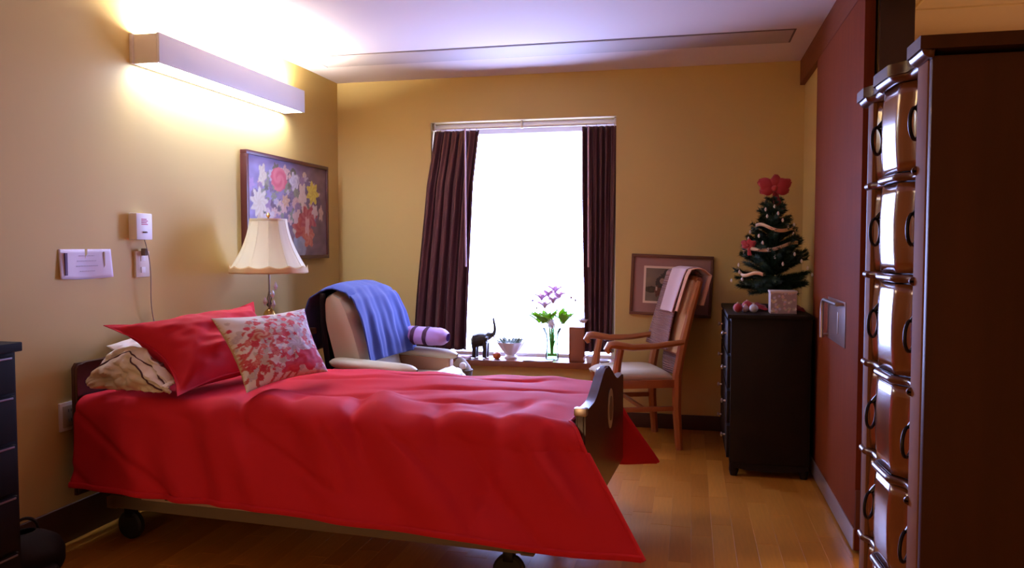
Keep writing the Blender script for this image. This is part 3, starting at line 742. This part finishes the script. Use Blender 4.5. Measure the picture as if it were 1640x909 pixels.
# basket near the sill
bk = thing('basket', 'small round brown wicker basket between the recliner and the window wall', 'basket', (-1.475, 4.985, 0))
MB().lathe([(.055, 0), (.066, .10), (.074, .30), (.078, .425), (.072, .425), (.068, .30), (.060, .10), (.05, .02)], n=32, caps=False, wob=lambda r, z, a, i: (r + .002 * math.sin(a * 16 + i * PI), z)).build('wall', WICK, bk)
MB().lathe([(.0, .0), (.056, .0), (.056, .02), (0, .02)], n=24).build('bottom', WICK, bk)
MB().torus((0, 0, .425), .075, .006, Matrix.Rotation(PI / 2, 3, 'X'), 32, 8).build('rim', WICK, bk)
MB().lathe([(.072, .0), (.064, .018), (.036, .055), (.018, .075), (0, .080)], (0, 0, .431), 28).build('lid', mat('lid_straw', (.24, .17, .09), .7, bump=(60, .5)), bk)
o = MB().ball((-1.443, 4.925, .462), .024, n=14).build('ball', WHITEF); tag(o, 'small pale ball lying on the basket lid', 'ball')

# ================================================================== SILL OBJECTS
ZS = WZ0 + .034
el = MB()
el.tube([(-.062, 0, .100), (-.045, 0, .112), (-.010, 0, .118), (.030, 0, .124), (.050, 0, .128)], [.026, .044, .048, .042, .028], 14)
for (x, y) in ((-.048, -.020), (-.040, .020), (.030, -.020), (.038, .020)): el.tube([(x, y, .105), (x + .003, y, .055), (x, y, .004)], [.022, .0165, .0165], 10)
el.tube([(.038, 0, .130), (.060, 0, .146), (.082, 0, .150)], [.022, .027, .016], 12)
el.tube([(.078, 0, .148), (.096, 0, .158), (.104, 0, .185), (.100, 0, .215), (.093, 0, .245), (.092, 0, .262)], [.018, .015, .012, .010, .009, .008], 10)
el.tube([(-.078, 0, .100), (-.086, 0, .080), (-.084, 0, .055)], [.005, .004, .003], 6)
for s_ in (-1, 1):
    el.tube([(.055, s_ * .020, .146), (.045, s_ * .036, .132), (.040, s_ * .038, .112)], [.012, .020, .008], 10, flat=.35)
elt = thing('elephant_figurine', 'dark elephant figurine with raised trunk on the window sill', 'figurine', (-1.475, 5.505, ZS), R(5)); elt.scale = (1.0, 1.3, 1.12)
el.build('body', BRONZE, elt, mods=(('REMESH', dict(mode='VOXEL', voxel_size=.0035)), ('SMOOTH', dict(factor=.5, iterations=3))))
for s_ in (-1, 1): MB().tube([(.086, s_ * .012, .140), (.102, s_ * .016, .136), (.114, s_ * .014, .144)], [.0035, .003, .001], 6).build('tusk', WHITEF, elt)
fr0 = thing('fruit', 'small round orange red fruit on the sill beside the elephant', 'fruit', (-1.350, 5.48, ZS))
MB().lathe([(0, .002), (.014, 0), (.026, .010), (.030, .024), (.026, .040), (.012, .048), (0, .044)], n=20).build('flesh', ORANGE, fr0)
MB().tube([(0, 0, .044), (.003, 0, .056)], .002, 6).build('stalk', STEMG, fr0)
pt = thing('planter', 'white ruffled bowl holding a grey green plant in the middle of the sill', 'planter', (-1.258, 5.53, ZS))
pt.scale = (1.15, 1.15, 1.2)
MB().lathe([(.0, .0), (.040, 0), (.042, .010), (.028, .022), (.055, .050), (.078, .085), (.088, .100), (.082, .100), (.06, .06), (.0, .04)], n=48, wob=lambda r, z, a, i: (r * (1 + (.06 * math.sin(a * 9) if r > .05 else 0)), z)).build('bowl', CERAM, pt)
rnd = random.Random(4)
for k in range(26):
    a = rnd.random() * 2 * PI; rr_ = .018 + .05 * rnd.random(); c = Vector((rr_ * math.cos(a), rr_ * math.sin(a), .092)); tip = c + Vector((math.cos(a) * .038, math.sin(a) * .038, .015 + .03 * rnd.random()))
    MB().tube([c, c.lerp(tip, .5) + Vector((0, 0, .006)), tip], [.006, .010, .002], 6, flat=.5).build('leaf', GREYG, pt)
vz = thing('vase', 'clear green glass vase of flowers near the right end of the sill', 'vase', (-.955, 5.53, ZS))
MB().lathe([(0, .0), (.038, .0), (.040, .01), (.036, .06), (.034, .11), (.040, .15), (.062, .19), (.058, .19), (.036, .15), (.030, .11), (.032, .06), (.034, .016), (0, .014)], n=32).build('glass', VASEG, vz)
MB().lathe([(0, .016), (.032, .016), (.030, .06), (.028, .11), (0, .11)], n=24).build('water', glass('water_green', (.62, .80, .48), -.05), vz)
def thin(m, f=.45):
    nt = m.node_tree; b = nt.nodes['Principled BSDF']; t = nt.nodes.new('ShaderNodeBsdfTranslucent'); t.inputs[0].default_value = b.inputs['Base Color'].default_value
    mx = nt.nodes.new('ShaderNodeMixShader'); mx.inputs[0].default_value = f
    nt.links.new(b.outputs[0], mx.inputs[1]); nt.links.new(t.outputs[0], mx.inputs[2]); nt.links.new(mx.outputs[0], nt.nodes['Material Output'].inputs[0])
thin(GREEN, .5); thin(PINKF, .35)
def petal(q, c, d, L, w_, curl=.3, n=6):
    c = Vector(c); d = Vector(d).normalized(); sd_ = d.cross(Vector((0, 0, 1)))
    if sd_.length < .1: sd_ = Vector((1, 0, 0))
    sd_.normalize(); up = sd_.cross(d)
    def f(u, v):
        ww = w_ * math.sin(PI * min(1, .12 + u * .88)) * (1 if u < .98 else .2)
        return c + d * L * u + sd_ * (v - .5) * ww + up * (-curl * L * u * u + .15 * w_ * (2 * v - 1) ** 2)
    q.grid(f, n, 3)
V0 = Vector((-.955, 5.53, ZS))
lil = [(-.075, -.01, .375), (-.03, .015, .395), (.010, -.02, .36), (.045, .01, .385), (-.050, -.02, .33), (.02, .02, .42)]
where = ['leftmost', 'tall left', 'front middle', 'right', 'low left', 'topmost']
for (dx, dy, z), wh in zip(lil, where):
    t = thing('lily', 'pale pink lily in the vase, the %s bloom' % wh, 'flower', V0, 0, 'lilies in the vase')
    MB().tube([(dx * .1, dy * .3, .03), (dx * .25, dy * .5, .18), (dx * .9, dy, z - .03)], .0028, 6).build('stem', STEMG, t)
    q = MB()
    for k in range(6):
        a = k * PI / 3 + dx * 30; petal(q, (dx, dy, z - .03), (math.cos(a) * .8, math.sin(a) * .8, .9), .078, .034, .35)
    q.build('petals', PINKF, t, mods=(SOLID(.001),))
for i, (dx, sx_) in enumerate(((-.05, -1), (.075, 1))):
    t = thing('foliage_spray', 'bright green leaf spray at the %s of the vase mouth' % ('left' if i == 0 else 'right'), 'leaves', V0, 0, 'leaf sprays in the vase')
    MB().tube([(0, 0, .03), (dx * .3, 0, .19), (dx, 0, .24)], .003, 6).build('stem', STEMG, t)
    rnd = random.Random(20 + i)
    for k in range(24 if i == 0 else 11):
        q = MB(); a = rnd.random() * 2 * PI; spread = .10 if i == 0 else .03
        petal(q, (dx + spread * (rnd.random() - .5), .02 * (rnd.random() - .5), .205 + .03 * rnd.random()), (math.cos(a), .5 * math.sin(a), .6 + .6 * rnd.random()), .085, .055, .25)
        q.build('leaf', GREEN, t, mods=(SOLID(.001),))
t = thing('chrysanthemum', 'round white bloom at the front of the vase mouth', 'flower', V0 + Vector((0, -.05, .035)))
MB().tube([(0, .045, .03), (0, .04, .17), (0, .01, .215)], .003, 6).build('stem', STEMG, t)
q = MB()
for k in range(60):
    z = 1 - 2 * (k + .5) / 60; a = k * 2.4; r = math.sqrt(1 - z * z); petal(q, (.004 + r * math.cos(a) * .015, r * math.sin(a) * .015, .225 + z * .015), (r * math.cos(a), r * math.sin(a), z + .2), .024, .013, .3, 4)
q.ball((.004, 0, .225), .020); q.build('petals', WHITEF, t)
for i, (dx, z, wh) in enumerate(((-.145, .345, 'left'), (-.115, .30, 'low left'), (.135, .365, 'right'), (.165, .35, 'far right'))):
    t = thing('twig', 'thin blue grey twig reaching out of the vase, %s' % wh, 'twig', V0, 0, 'twigs in the vase')
    MB().tube([(0, 0, .05), (dx * .3, .01, .20), (dx * .7, .0, z - .06), (dx, .01, z)], .0018, 5).build('stem', GREYG, t)
    MB().ball((dx, .01, z), .008, n=8).build('bud', mat('bud_mauve', (.36, .30, .46), .6), t)
for o in C.objects:
    if o.type == 'EMPTY' and (o.get('group') in ('lilies in the vase', 'leaf sprays in the vase', 'twigs in the vase') ): o.scale = (1, 1, 1.22)
vz.scale = (1.2, 1.2, 1.22)
bxs = thing('wooden_box', 'upright reddish wooden box on the sill against the right curtain', 'box', (-.765, 5.460, ZS))
MB().box((-.055, -.022, 0), (.055, .022, .245), .003).build('case', SILLW, bxs)
MB().box((-.045, -.0235, .012), (.045, -.0215, .233), .001).build('panel', mat('box_panel', (.26, .09, .05), .4), bxs)
t = thing('rose', 'pale pink rose standing on top of the wooden box by the curtain', 'flower', (-.722, 5.452, ZS + .245))
MB().tube([(0, 0, .0), (.0, 0, .03)], .0035, 6).build('stem', STEMG, t)
q = MB().ball((0, 0, .048), .018)
for k in range(20):
    a = k * 2.4; r = .004 + .0011 * k; petal(q, (math.cos(a) * r, math.sin(a) * r, .03), (math.cos(a) * .5, math.sin(a) * .5, 1), .032, .026, .25, 5)
q.build('petals', WHITEF, t)
mg = thing('mug', 'small white mug on the sill beneath the chair arm', 'mug', (-.665, 5.44, ZS))
MB().lathe([(0, 0), (.026, 0), (.032, .008), (.034, .050), (.030, .050), (.028, .010), (0, .008)], n=24).build('cup', CERAM, mg)
MB().torus((-.038, 0, .026), .014, .004, Matrix.Identity(3), 14, 6, PI / 2, 3 * PI / 2).build('handle', CERAM, mg)
o = MB().lathe([(0, 0), (.028, 0), (.045, .018), (.042, .020), (.026, .004), (0, .004)], n=28).build('saucer', CERAM); o.location = (-.572, 5.44, ZS); tag(o, 'small white dish on the sill right of the mug', 'dish')
o = MB().grid(lambda u, v: Vector((-.10 + .21 * u, -.055 + .11 * v, .004 + .002 * math.sin(u * 8))), 14, 6).build('papers', mat('white_card', (.8, .8, .84), .6), mods=(SOLID(.003, 0),)); o.location = (-1.045, 5.452, ZS); tag(o, 'white card lying flat on the sill in front of the vase', 'card')
o = MB().grid(lambda u, v: Vector((-.09 + .18 * u, -.04 + .08 * v, .012 + .012 * nz(u * 5, v * 4))), 20, 10).build('folded_cloth', mat('pink_cloth', (.66, .44, .46), .9), mods=(SOLID(.008, 0),)); o.location = (-1.62, 5.44, ZS); tag(o, 'crumpled pale pink cloth at the left end of the sill', 'cloth')

# ================================================================== WOODEN ARMCHAIR
CH = (-.345, 5.02); CR = R(200.6)
ch = thing('armchair', 'oak armchair with cream seat in front of the framed print', 'chair', (*CH, 0), CR)
# local x forward, y left; near side of the camera = +y local (rotated 200 deg)
fx, rx_, hw = .185, -.205, .255
for s_ in (-1, 1):
    y = s_ * hw
    MB().tube([(fx, y, 0), (fx, y, .30), (fx, y, .44), (fx - .015, y, .55), (fx - .03, y, .630)], [.023, .028, .029, .024, .024], 8).build('leg', CHAIRW, ch)
    MB().tube([(rx_ - .02, y * .93, 0), (rx_, y * .94, .25), (rx_, y * .94, .46), (rx_ - .035, y * .94, .65), (rx_ - .085, y * .94, .85), (rx_ - .140, y * .92, 1.03)], [.024, .028, .030, .028, .024, .020], 8).build('leg', CHAIRW, ch)
    pts = [(fx + .040, y * 1.05, .608), (fx + .055, y * 1.05, .630), (fx + .040, y * 1.05, .652), (fx + .01, y * 1.05, .655), (fx - .10, y * 1.04, .637), (fx - .24, y * 1.01, .640), (rx_ - .03, y * .99, .662)]
    MB().tube(pts, [.022, .030, .034, .034, .028, .025, .024], 10, flat=.75).build('arm', CHAIRW, ch)
    MB().box((rx_ + .01, y * .94 - .010, .24), (fx - .01, y * .94 + .010, .27), .004).build('stretcher', CHAIRW, ch)
    MB().box((rx_ + .01, y * .96 - .012, .385), (fx - .01, y * .96 + .012, .435), .004).build('seat_rail', CHAIRW, ch)
MB().box((fx - .012, -hw + .02, .385), (fx + .012, hw - .02, .435), .004).build('seat_rail', CHAIRW, ch)
MB().box((rx_ - .012, -hw + .02, .385), (rx_ + .012, hw - .02, .435), .004).build('seat_rail', CHAIRW, ch)
MB().box((-.01, -hw + .02, .245), (.01, hw - .02, .268), .004).build('stretcher', CHAIRW, ch)
def seat(u, v):
    x = rx_ + .01 + (fx + .035 - rx_) * u; y = (2 * v - 1) * (hw - .01 - .018 * (1 - u)); k = (1 - abs(2 * u - 1) ** 5) * (1 - abs(2 * v - 1) ** 5)
    return Vector((x, y, .438 + .052 * k ** .6))
MB().grid(seat, 30, 30).build('seat', SEATF, ch, mods=(SOLID(.03, -1),))
def cb_(u, v, off=0):
    z = .585 + (1.035 - .585) * v; x = rx_ - .015 - .130 * ((z - .46) / .57) ** 1.3; y = (2 * u - 1) * (hw * .92 - .018)
    return Vector((x + off * (1 - abs(2 * u - 1) ** 6), y, z))
q = MB().grid(lambda u, v: cb_(u, v, .024), 16, 20); q.grid(lambda u, v: cb_(u, v, -.014), 16, 20)
q.build('back_pad', mat('back_pad_fabric', (.62, .40, .22), .85), ch, weld=True)
MB().tube([(rx_ - .142, -hw * .9, 1.035), (rx_ - .150, 0, 1.052), (rx_ - .142, hw * .9, 1.035)], .018, 10).build('crest_rail', CHAIRW, ch)
MB().tube([(rx_ - .03, -hw * .9, .585), (rx_ - .03, hw * .9, .585)], .015, 8).build('lower_rail', CHAIRW, ch)
# throws hanging over the chair back
def hang(name, label, y0, y1, zf, zr, off, m, par_rot=0, flare=0, sl=0, th_=.006, cat='blanket', fringe=0):
    t = thing(name, label, cat, (*CH, .45), CR)
    def f(u, v):
        # v 0 rear bottom .. 1 front bottom
        Lr, Lf = 1.065 - zr, 1.065 - zf; tot = Lr + Lf + .07; s = v * tot
        y = y0 + (y1 - y0) * u
        if s < Lr: z = zr + s; x = rx_ - .035 - .130 * max(0, (z - .46) / .57) ** 1.3 - off - .012
        elif s < Lr + .07: k = (s - Lr) / .07; z = 1.065 + off + .012 * math.sin(PI * k); x = rx_ - .175 - off * .6 + (.07 + off) * k
        else:
            z = 1.065 - (s - Lr - .07); x = rx_ + .028 - .130 * max(0, (z - .46) / .57) ** 1.3 + off; y += flare * (1.065 - z) * (2 * u - 1) + sl * (1.065 - z)
        x += .005 * math.sin(u * 9 + z * 6) * (1 if s > Lr else -1) + (.004 if s > Lr else -.004)
        return Vector((x, y, z - .45))
    MB().grid(f, 30, 80).build('cloth', m, t, mods=(SOLID(th_, 0),)); return t
hang('throw', 'mauve knitted throw hanging over the far half of the oak armchair back', -.235, .10, .60, .42, .016, MAUVE, sl=-.04, flare=.10)
hang('towel', 'pale pink towel folded over the top of the oak armchair back', -.10, .150, .835, .88, .036, PINKT, sl=-.10, cat='towel')
hang('towel', 'narrow peach towel edge beside the pink towel on the oak armchair', .165, .215, .845, .88, .030, PEACH, sl=-.05, cat='towel')

# ================================================================== BLACK DRESSER + CHRISTMAS THINGS
bd = thing('dresser', 'black wooden dresser with small silver knobs under the christmas tree', 'dresser', (.425, 4.80, 0))
MB().box((-.205, -.43, .07), (.205, .43, .855), .004).build('body', ESP, bd)
MB().box((-.225, -.445, .855), (.215, .445, .878), .005).build('top', ESP, bd)
for x in (-.18, .18):
    for y in (-.405, .405): MB().lathe([(.018, 0), (.026, .03), (.024, .072)], (x, y, 0), 14).build('foot', ESP, bd)
q = MB().prism([(-.20, -.43, .07), (.20, -.43, .07), (.20, -.43, .05), (.10, -.43, .035), (0, -.43, .03), (-.10, -.43, .035), (-.20, -.43, .05)], (0, .015, 0)); q.build('apron', ESP, bd)
for i in range(4):
    z = .095 + i * .19
    dr = MB().box((-.222, -.41, z), (-.203, .41, z + .175), .004).build('drawer', ESP, bd)
    for y in (-.27, .27):
        kb = MB().lathe([(0, .0), (.006, .0), (.005, .012), (.013, .018), (.013, .024), (0, .028)], n=14).build('knob', CHROME, dr)
        kb.rotation_euler = (0, -PI / 2, 0); kb.location = (-.222, y, z + .095)
ZD = .878
# tree
tx, ty = .475, 4.83
tr = thing('christmas_tree', 'small artificial christmas tree with ribbon standing on the black dresser', 'tree', (tx, ty, ZD))
MB().lathe([(0, 0), (.07, 0), (.072, .012), (.02, .030), (0, .03)], n=20).build('stand', BLACKM, tr)
MB().tube([(0, 0, .02), (0, 0, .66)], [.009, .004], 8).build('trunk', mat('trunk_brown', (.05, .03, .02), .8), tr)
def branch_mesh(L, seed):
    r_ = random.Random(seed); q = MB()
    q.tube([(0, 0, 0), (L * .5, 0, -.004), (L, 0, .006)], [.003, .0025, .001], 4)
    for k in range(int(L * 1500)):
        x = L * (.08 + .92 * r_.random()); a = r_.random() * 2 * PI; n_ = .020 + .014 * r_.random()
        p = Vector((x, 0, -.002)); e = p + Vector((n_ * .65, n_ * math.cos(a), n_ * math.sin(a) * .8)); w_ = Vector((0, -math.sin(a), math.cos(a))) * .0026
        v = [q.bm.verts.new(p - w_), q.bm.verts.new(p + w_), q.bm.verts.new(e)]; q.bm.faces.new(v)
    o = q.build('branch', PINE, smooth=False); me = o.data; bpy.data.objects.remove(o); return me
bmsh = [(l, branch_mesh(l, i)) for i, l in enumerate((.07, .11, .15, .19, .22))]
r_ = random.Random(8); nb = 0
for lev in range(24):
    z = .105 + lev * .0225; tgt = (.205 * (1 - lev / 24.5) ** .85 + .030) * (.70 + .30 * sstep(-1, 3, lev))
    cnt = max(5, int(12 - lev * .4))
    for k in range(cnt):
        a = 2 * PI * k / cnt + lev * .9 + r_.random() * .4; want = tgt * (.82 + .3 * r_.random())
        l, me = min(bmsh, key=lambda e: abs(e[0] - want)); o = bpy.data.objects.new('branch', me); C.objects.link(o); o.parent = tr
        s_ = want / l; o.scale = (s_, max(.8, s_), max(.8, s_)); o.location = (0, 0, z); o.rotation_euler = (0, R(-18 - 22 * r_.random()) if lev > 3 else R(-14 + 16 * r_.random()), a)
def rad(z): return .215 * (1 - (z - .125) / .031 / 17.5) ** .85 + .02
# ribbon garland
def rib(z0, z1, a0, a1, dz=0):
    q = MB()
    def f(u, v):
        a = a0 + (a1 - a0) * u; z = z0 + (z1 - z0) * u + .012 * math.sin(u * 9); r = rad(z) * .98 + .008; return Vector((r * math.cos(a), r * math.sin(a), z + (v - .5) * .020))
    q.grid(f, 60, 2).build('ribbon', GOLD, tr, mods=(SOLID(.001),))
rib(.33, .38, R(175), R(330)); rib(.485, .45, R(200), R(350)); rib(.22, .20, R(180), R(250))
for k in range(24):
    z = .15 + .44 * ((k * .618) % 1); a = R(180 + (k * 137.5) % 175); r = rad(z) + .006
    bo = MB().lathe([(0, 0), (.0055, .004), (.0075, .012), (.004, .022), (0, .025)], n=8).build('bulb', BULB, tr); bo.location = (r * math.cos(a), r * math.sin(a), z)
def bow(name, label, loc, s, m, rz=0):
    t = thing(name, label, 'bow', loc, rz)
    for k, (ax, az) in enumerate(((-1, .5), (1, .5), (-.9, -.2), (.9, -.15), (.1, .9))):
        def f(u, v, ax=ax, az=az):
            a = 2 * PI * v; ln = u; w_ = .40 * math.sin(PI * min(1, u * .88 + .06)) ** .8
            p = Vector((ax * ln - az * w_ * math.cos(a), .45 * w_ * math.sin(a), az * ln + ax * w_ * math.cos(a)))
            return p * s * (1 + .06 * math.sin(3 * a + u * 6))
        MB().grid(f, 14, 16).build('loop', m, t, weld=True)
    for ax in (.12, .45): MB().grid(lambda u, v, ax=ax: Vector((ax * u + (v - .5) * .3, -.1 + .08 * math.sin(6 * u), -1.4 * u)) * s, 12, 3).build('tail', m, t, mods=(SOLID(.0015),))
    MB().ball((0, -.05 * s, 0), .22 * s, n=12).build('knot', m, t)
    return t
bow('bow', 'red ribbon bow topping the small christmas tree', (tx + .0, ty - .01, ZD + .70), .088, REDC)
bow('bow', 'red bow on the left side of the small christmas tree', (tx - .145, ty - .08, ZD + .37), .042, REDC, R(-25))
gb = thing('gift_box', 'small white box printed with coloured snowflakes in front of the tree', 'box', (.497, 4.52, ZD))
rnd = random.Random(31); blg = []
for k in range(46):
    c = rnd.choice(((.75, .55, .25), (.55, .50, .78), (.62, .35, .40), (.45, .45, .30), (.85, .82, .80))); blg.append((rnd.random(), rnd.random(), .05, .06, rnd.choice((4, 5, 6)), c, (.8, .76, .7)))
fg = paint(1, 1, lambda u, v: (.42, .34, .34), blg)
MB().box((-.068, -.058, 0), (.068, .058, .118), .002).build('carton', mat('carton', (.66, .60, .58), .5), gb)
MB().grid(lambda u, v: Vector((-.067 + .134 * u, -.0588, .002 + .114 * v)), 40, 36, col=fg).build('front_print', PRINT, gb, smooth=False)
MB().box((-.071, -.061, .112), (.071, .061, .124), .002).build('lid', mat('lid_white', (.74, .66, .60), .5), gb)
for i, (x, y, r, m, lb) in enumerate(((.262, 4.50, .026, REDC, 'red bauble at the near left corner of the black dresser'), (.303, 4.53, .020, mat('pale_bauble', (.60, .42, .46), .3), 'pale pink bauble between the red ones on the dresser'), (.345, 4.50, .024, mat('silver_bauble', (.62, .60, .66), .3), 'silver white bauble left of the printed box'), (.318, 4.60, .030, REDC, 'dark red bauble lying behind the pink bauble'))):
    t = thing('bauble', lb, 'bauble', (x, y, ZD)); MB().ball((0, 0, r), r, n=20).build('ball', m, t); MB().lathe([(.006, 0), (.006, .007)], (0, 0, 2 * r - .001), 10).build('cap', GOLD, t)
o = MB().grid(lambda u, v: Vector((-.07 + .14 * u, -.05 + .1 * v, .010 + .035 * math.sin(PI * u) ** .6 * math.sin(PI * v) ** .6 + .01 * nz(u * 5, v * 5))), 24, 18).build('crumpled_cloth', REDC); o.location = (.36, 4.66, ZD); tag(o, 'crumpled red cloth behind the baubles on the dresser', 'cloth')
o = MB().grid(lambda u, v: Vector((-.06 + .12 * u, -.12 + .24 * v, .006 + .030 * math.sin(PI * u) ** .6 * math.sin(PI * v) ** .6 + .008 * nz(u * 5, v * 5, 3))), 20, 24).build('folded_cloth', mat('dark_red_cloth', (.20, .006, .010), .8)); o.location = (.572, 4.72, ZD); tag(o, 'dark red folded cloth right of the printed box on the dresser', 'cloth')

# ================================================================== TALL CHEST AT RIGHT
X0 = .358; YN, YF = 1.32, 1.76; XK = .700
tc_ = thing('tall_chest', 'tall glossy mahogany chest with serpentine drawers and black ring pulls', 'chest', ((X0 + XK) / 2, (YN + YF) / 2, 0))
ox, oy = (X0 + XK) / 2, (YN + YF) / 2
MB().box((X0 + .034 - ox, YN + .016 - oy, .03), (XK - ox, YF - .016 - oy, 1.530), .003).build('body', MAHO, tc_)
for (a, b) in ((YN, YN + .016), (YF - .016, YF)): MB().box((X0 - .002 - ox, a - oy, .03), (XK - ox, b - oy, 1.530), .003).build('side_panel', MAHO, tc_)
# front stiles
STW = mat('stile_wood', (.22, .09, .035), .7, spec=.15, var=(5, .25, (5, 5, .5)))
for (a, b) in ((YN + .016, YN + .072), (YF - .055, YF - .016)): MB().box((X0 - .004 - ox, a - oy, .03), (X0 + .034 - ox, b - oy, 1.530), .003).build('stile', STW, tc_)
def front(y):   # y world -> protrusion (negative x)
    t = (y - (YN + .072)) / (YF - .055 - YN - .072); t = max(0, min(1, t))
    return -.003 + .050 * (y - .5 * (YN + YF)) + .020 * (sstep(.26, .38, t) - sstep(.66, .78, t)) + .003 * math.sin(PI * t) + .008 * (1 - sstep(0, .07, t)) + .008 * sstep(.93, 1, t)
zl = [1.535, 1.362, 1.184, 1.004, .824, .644, .464, .284, .104]
for i in range(8):
    zt2, zb2 = zl[i] - .010, zl[i + 1] + .010
    ya, yb = YN + .074, YF - .057
    def ff_(u, v): y = ya + (yb - ya) * u; return Vector((X0 + .016 - front(y) - .004 * math.sin(PI * v) - ox, y - oy, zb2 + (zt2 - zb2) * v))
    q = MB().grid(ff_, 40, 8); dr = q.build('drawer', MAHOF, tc_, mods=(SOLID(.02, -1),))
    for yy in (YN + .115, YF - .105):
        xx = X0 + .014 - front(yy); zc = (zt2 + zb2) / 2 + .022
        hd = MB(); hd.lathe([(.012, 0), (.010, .004), (.003, .006)], n=12)
        m_ = hd.build('pull_mount', BLACKM, dr); m_.rotation_euler = (0, -PI / 2, 0); m_.location = (xx - .002 - ox, yy - oy, zc)
        MB().torus((xx - .016 - ox, yy - oy, zc - .026), .026, .0032, Matrix.Rotation(R(58), 3, 'Z'), 22, 6).tube([(xx - .004 - ox, yy - oy, zc + .016), (xx - .008 - ox, yy - oy, zc + .006), (xx - .014 - ox, yy - oy, zc)], [.002, .006, .004], 6).build('ring_pull', BLACKM, dr)
def mould(z, hgt, out, name, ext=0):
    Y0_ = YN - ext if ext else YN + .064; Y1_ = YF + ext if ext else YF - .02
    q = MB()
    def f(u, v):
        y = Y0_ + (Y1_ - Y0_) * u; fr2 = front(y)
        if y < YN + .070 or y > YF - .053: fr2 = .018
        a = PI * v - PI / 2
        return Vector((X0 + .016 - fr2 - out * math.cos(a) - ox, y - oy, z + hgt / 2 * math.sin(a)))
    q.grid(f, 90, 10); q.build(name, mat('moulding_wood', (.10, .032, .013), .32, coat=.25), tc_, mods=(SOLID(.015, -1),))
for z in zl[1:-1]: mould(z, .015, .009, 'drawer_moulding')
mould(1.539, .026, .016, 'cornice', .008)
def topf():
    q = MB(); pts = []
    for i in range(61):
        y = YN - .012 + (YF - YN + .024) * i / 60; fr2 = front(y)
        if y < YN + .070 or y > YF - .053: fr2 = .018
        pts.append((X0 + .016 - fr2 - .020 - ox, y - oy, 1.538))
    pts += [(XK - ox, YF + .012 - oy, 1.538), (XK - ox, YN - .012 - oy, 1.538)]
    q.prism(pts, (0, 0, .020)); return q
topf().build('top', MAHO, tc_, angle=30)
MB().box((X0 - .01 - ox, YN - .006 - oy, .03), (XK - ox, YF + .006 - oy, .092), .006).build('plinth', MAHO, tc_)
for x in (X0 + .02, XK - .03):
    for y in (YN + .03, YF - .03): MB().box((x - .02 - ox, y - .02 - oy, 0), (x + .02 - ox, y + .02 - oy, .031), .004).build('foot', MAHO, tc_)

# ================================================================== LEFT DRESSER + THINGS
ld = thing('dresser', 'dark brown chest of drawers at the left edge of the view', 'dresser', (-2.315, 1.75, 0))
MB().box((-.215, -.36, .06), (.20, .355, .905), .004).build('body', ESPL, ld)
MB().box((-.22, -.37, .905), (.222, .362, .935), .004).build('top', ESPL, ld)
for x in (-.19, .175):
    for y in (-.33, .325): MB().box((x - .02, y - .02, 0), (x + .02, y + .02, .062), .003).build('foot', ESPL, ld)
for (z0, z1) in ((.775, .893), (.62, .765), (.455, .608), (.27, .443), (.085, .258)):
    dr = MB().box((.20, -.35, z0), (.215, .335, z1), .003).build('drawer', ESPL, ld)
    MB().box((.215, -.345, z1 - .010), (.2185, .325, z1 - .004), .001).build('pull_edge', mat('pull_edge_metal', (.30, .26, .30), .3, metal=.7), dr)
l2 = thing('accent_lamp', 'small cream shaded lamp on the dark chest at the left edge', 'lamp', (-2.33, 1.83, .935))
MB().lathe([(0, 0), (.05, 0), (.05, .01), (.012, .02), (.012, .16), (0, .16)], n=20).build('base', BRASS, l2)
MB().lathe([(.062, .17), (.105, .012), (.103, .012), (.060, .17)], n=32, caps=False).build('lamp_shade', SHADE, l2)
bg_ = thing('handbag', 'slumped black bag on the floor beside the dark chest', 'bag', (-2.36, 2.36, 0), R(-10))
def bagf(u, v):
    a = 2 * PI * u; k = math.sin(PI * min(.97, .10 + v * .87)) ** .5; z = .20 * v
    return Vector(((.105 + .012 * nz(math.cos(a) * 2, math.sin(a) * 2, v * 4)) * math.cos(a) * k, (.145 + .02 * nz(math.cos(a) * 2, math.sin(a) * 2 + 5, v * 4)) * math.sin(a) * k, z + .004))
q = MB().grid(bagf, 40, 20, cu=True); q.bm.faces.new([v for v in q.bm.verts if abs(v.co.z - .204) < 1e-4][:40]) if False else None
q.build('bag_body', SHELL, bg_, mods=(SOLID(.004, -1),))
MB().torus((0, 0, .19), .06, .006, Matrix.Rotation(PI / 2, 3, 'Z'), 20, 8, 0, PI).build('strap', SHELL, bg_)
MB().ball((.085, .02, .05), .05, .8, 1, .9).build('side_pocket', SHELL, bg_)
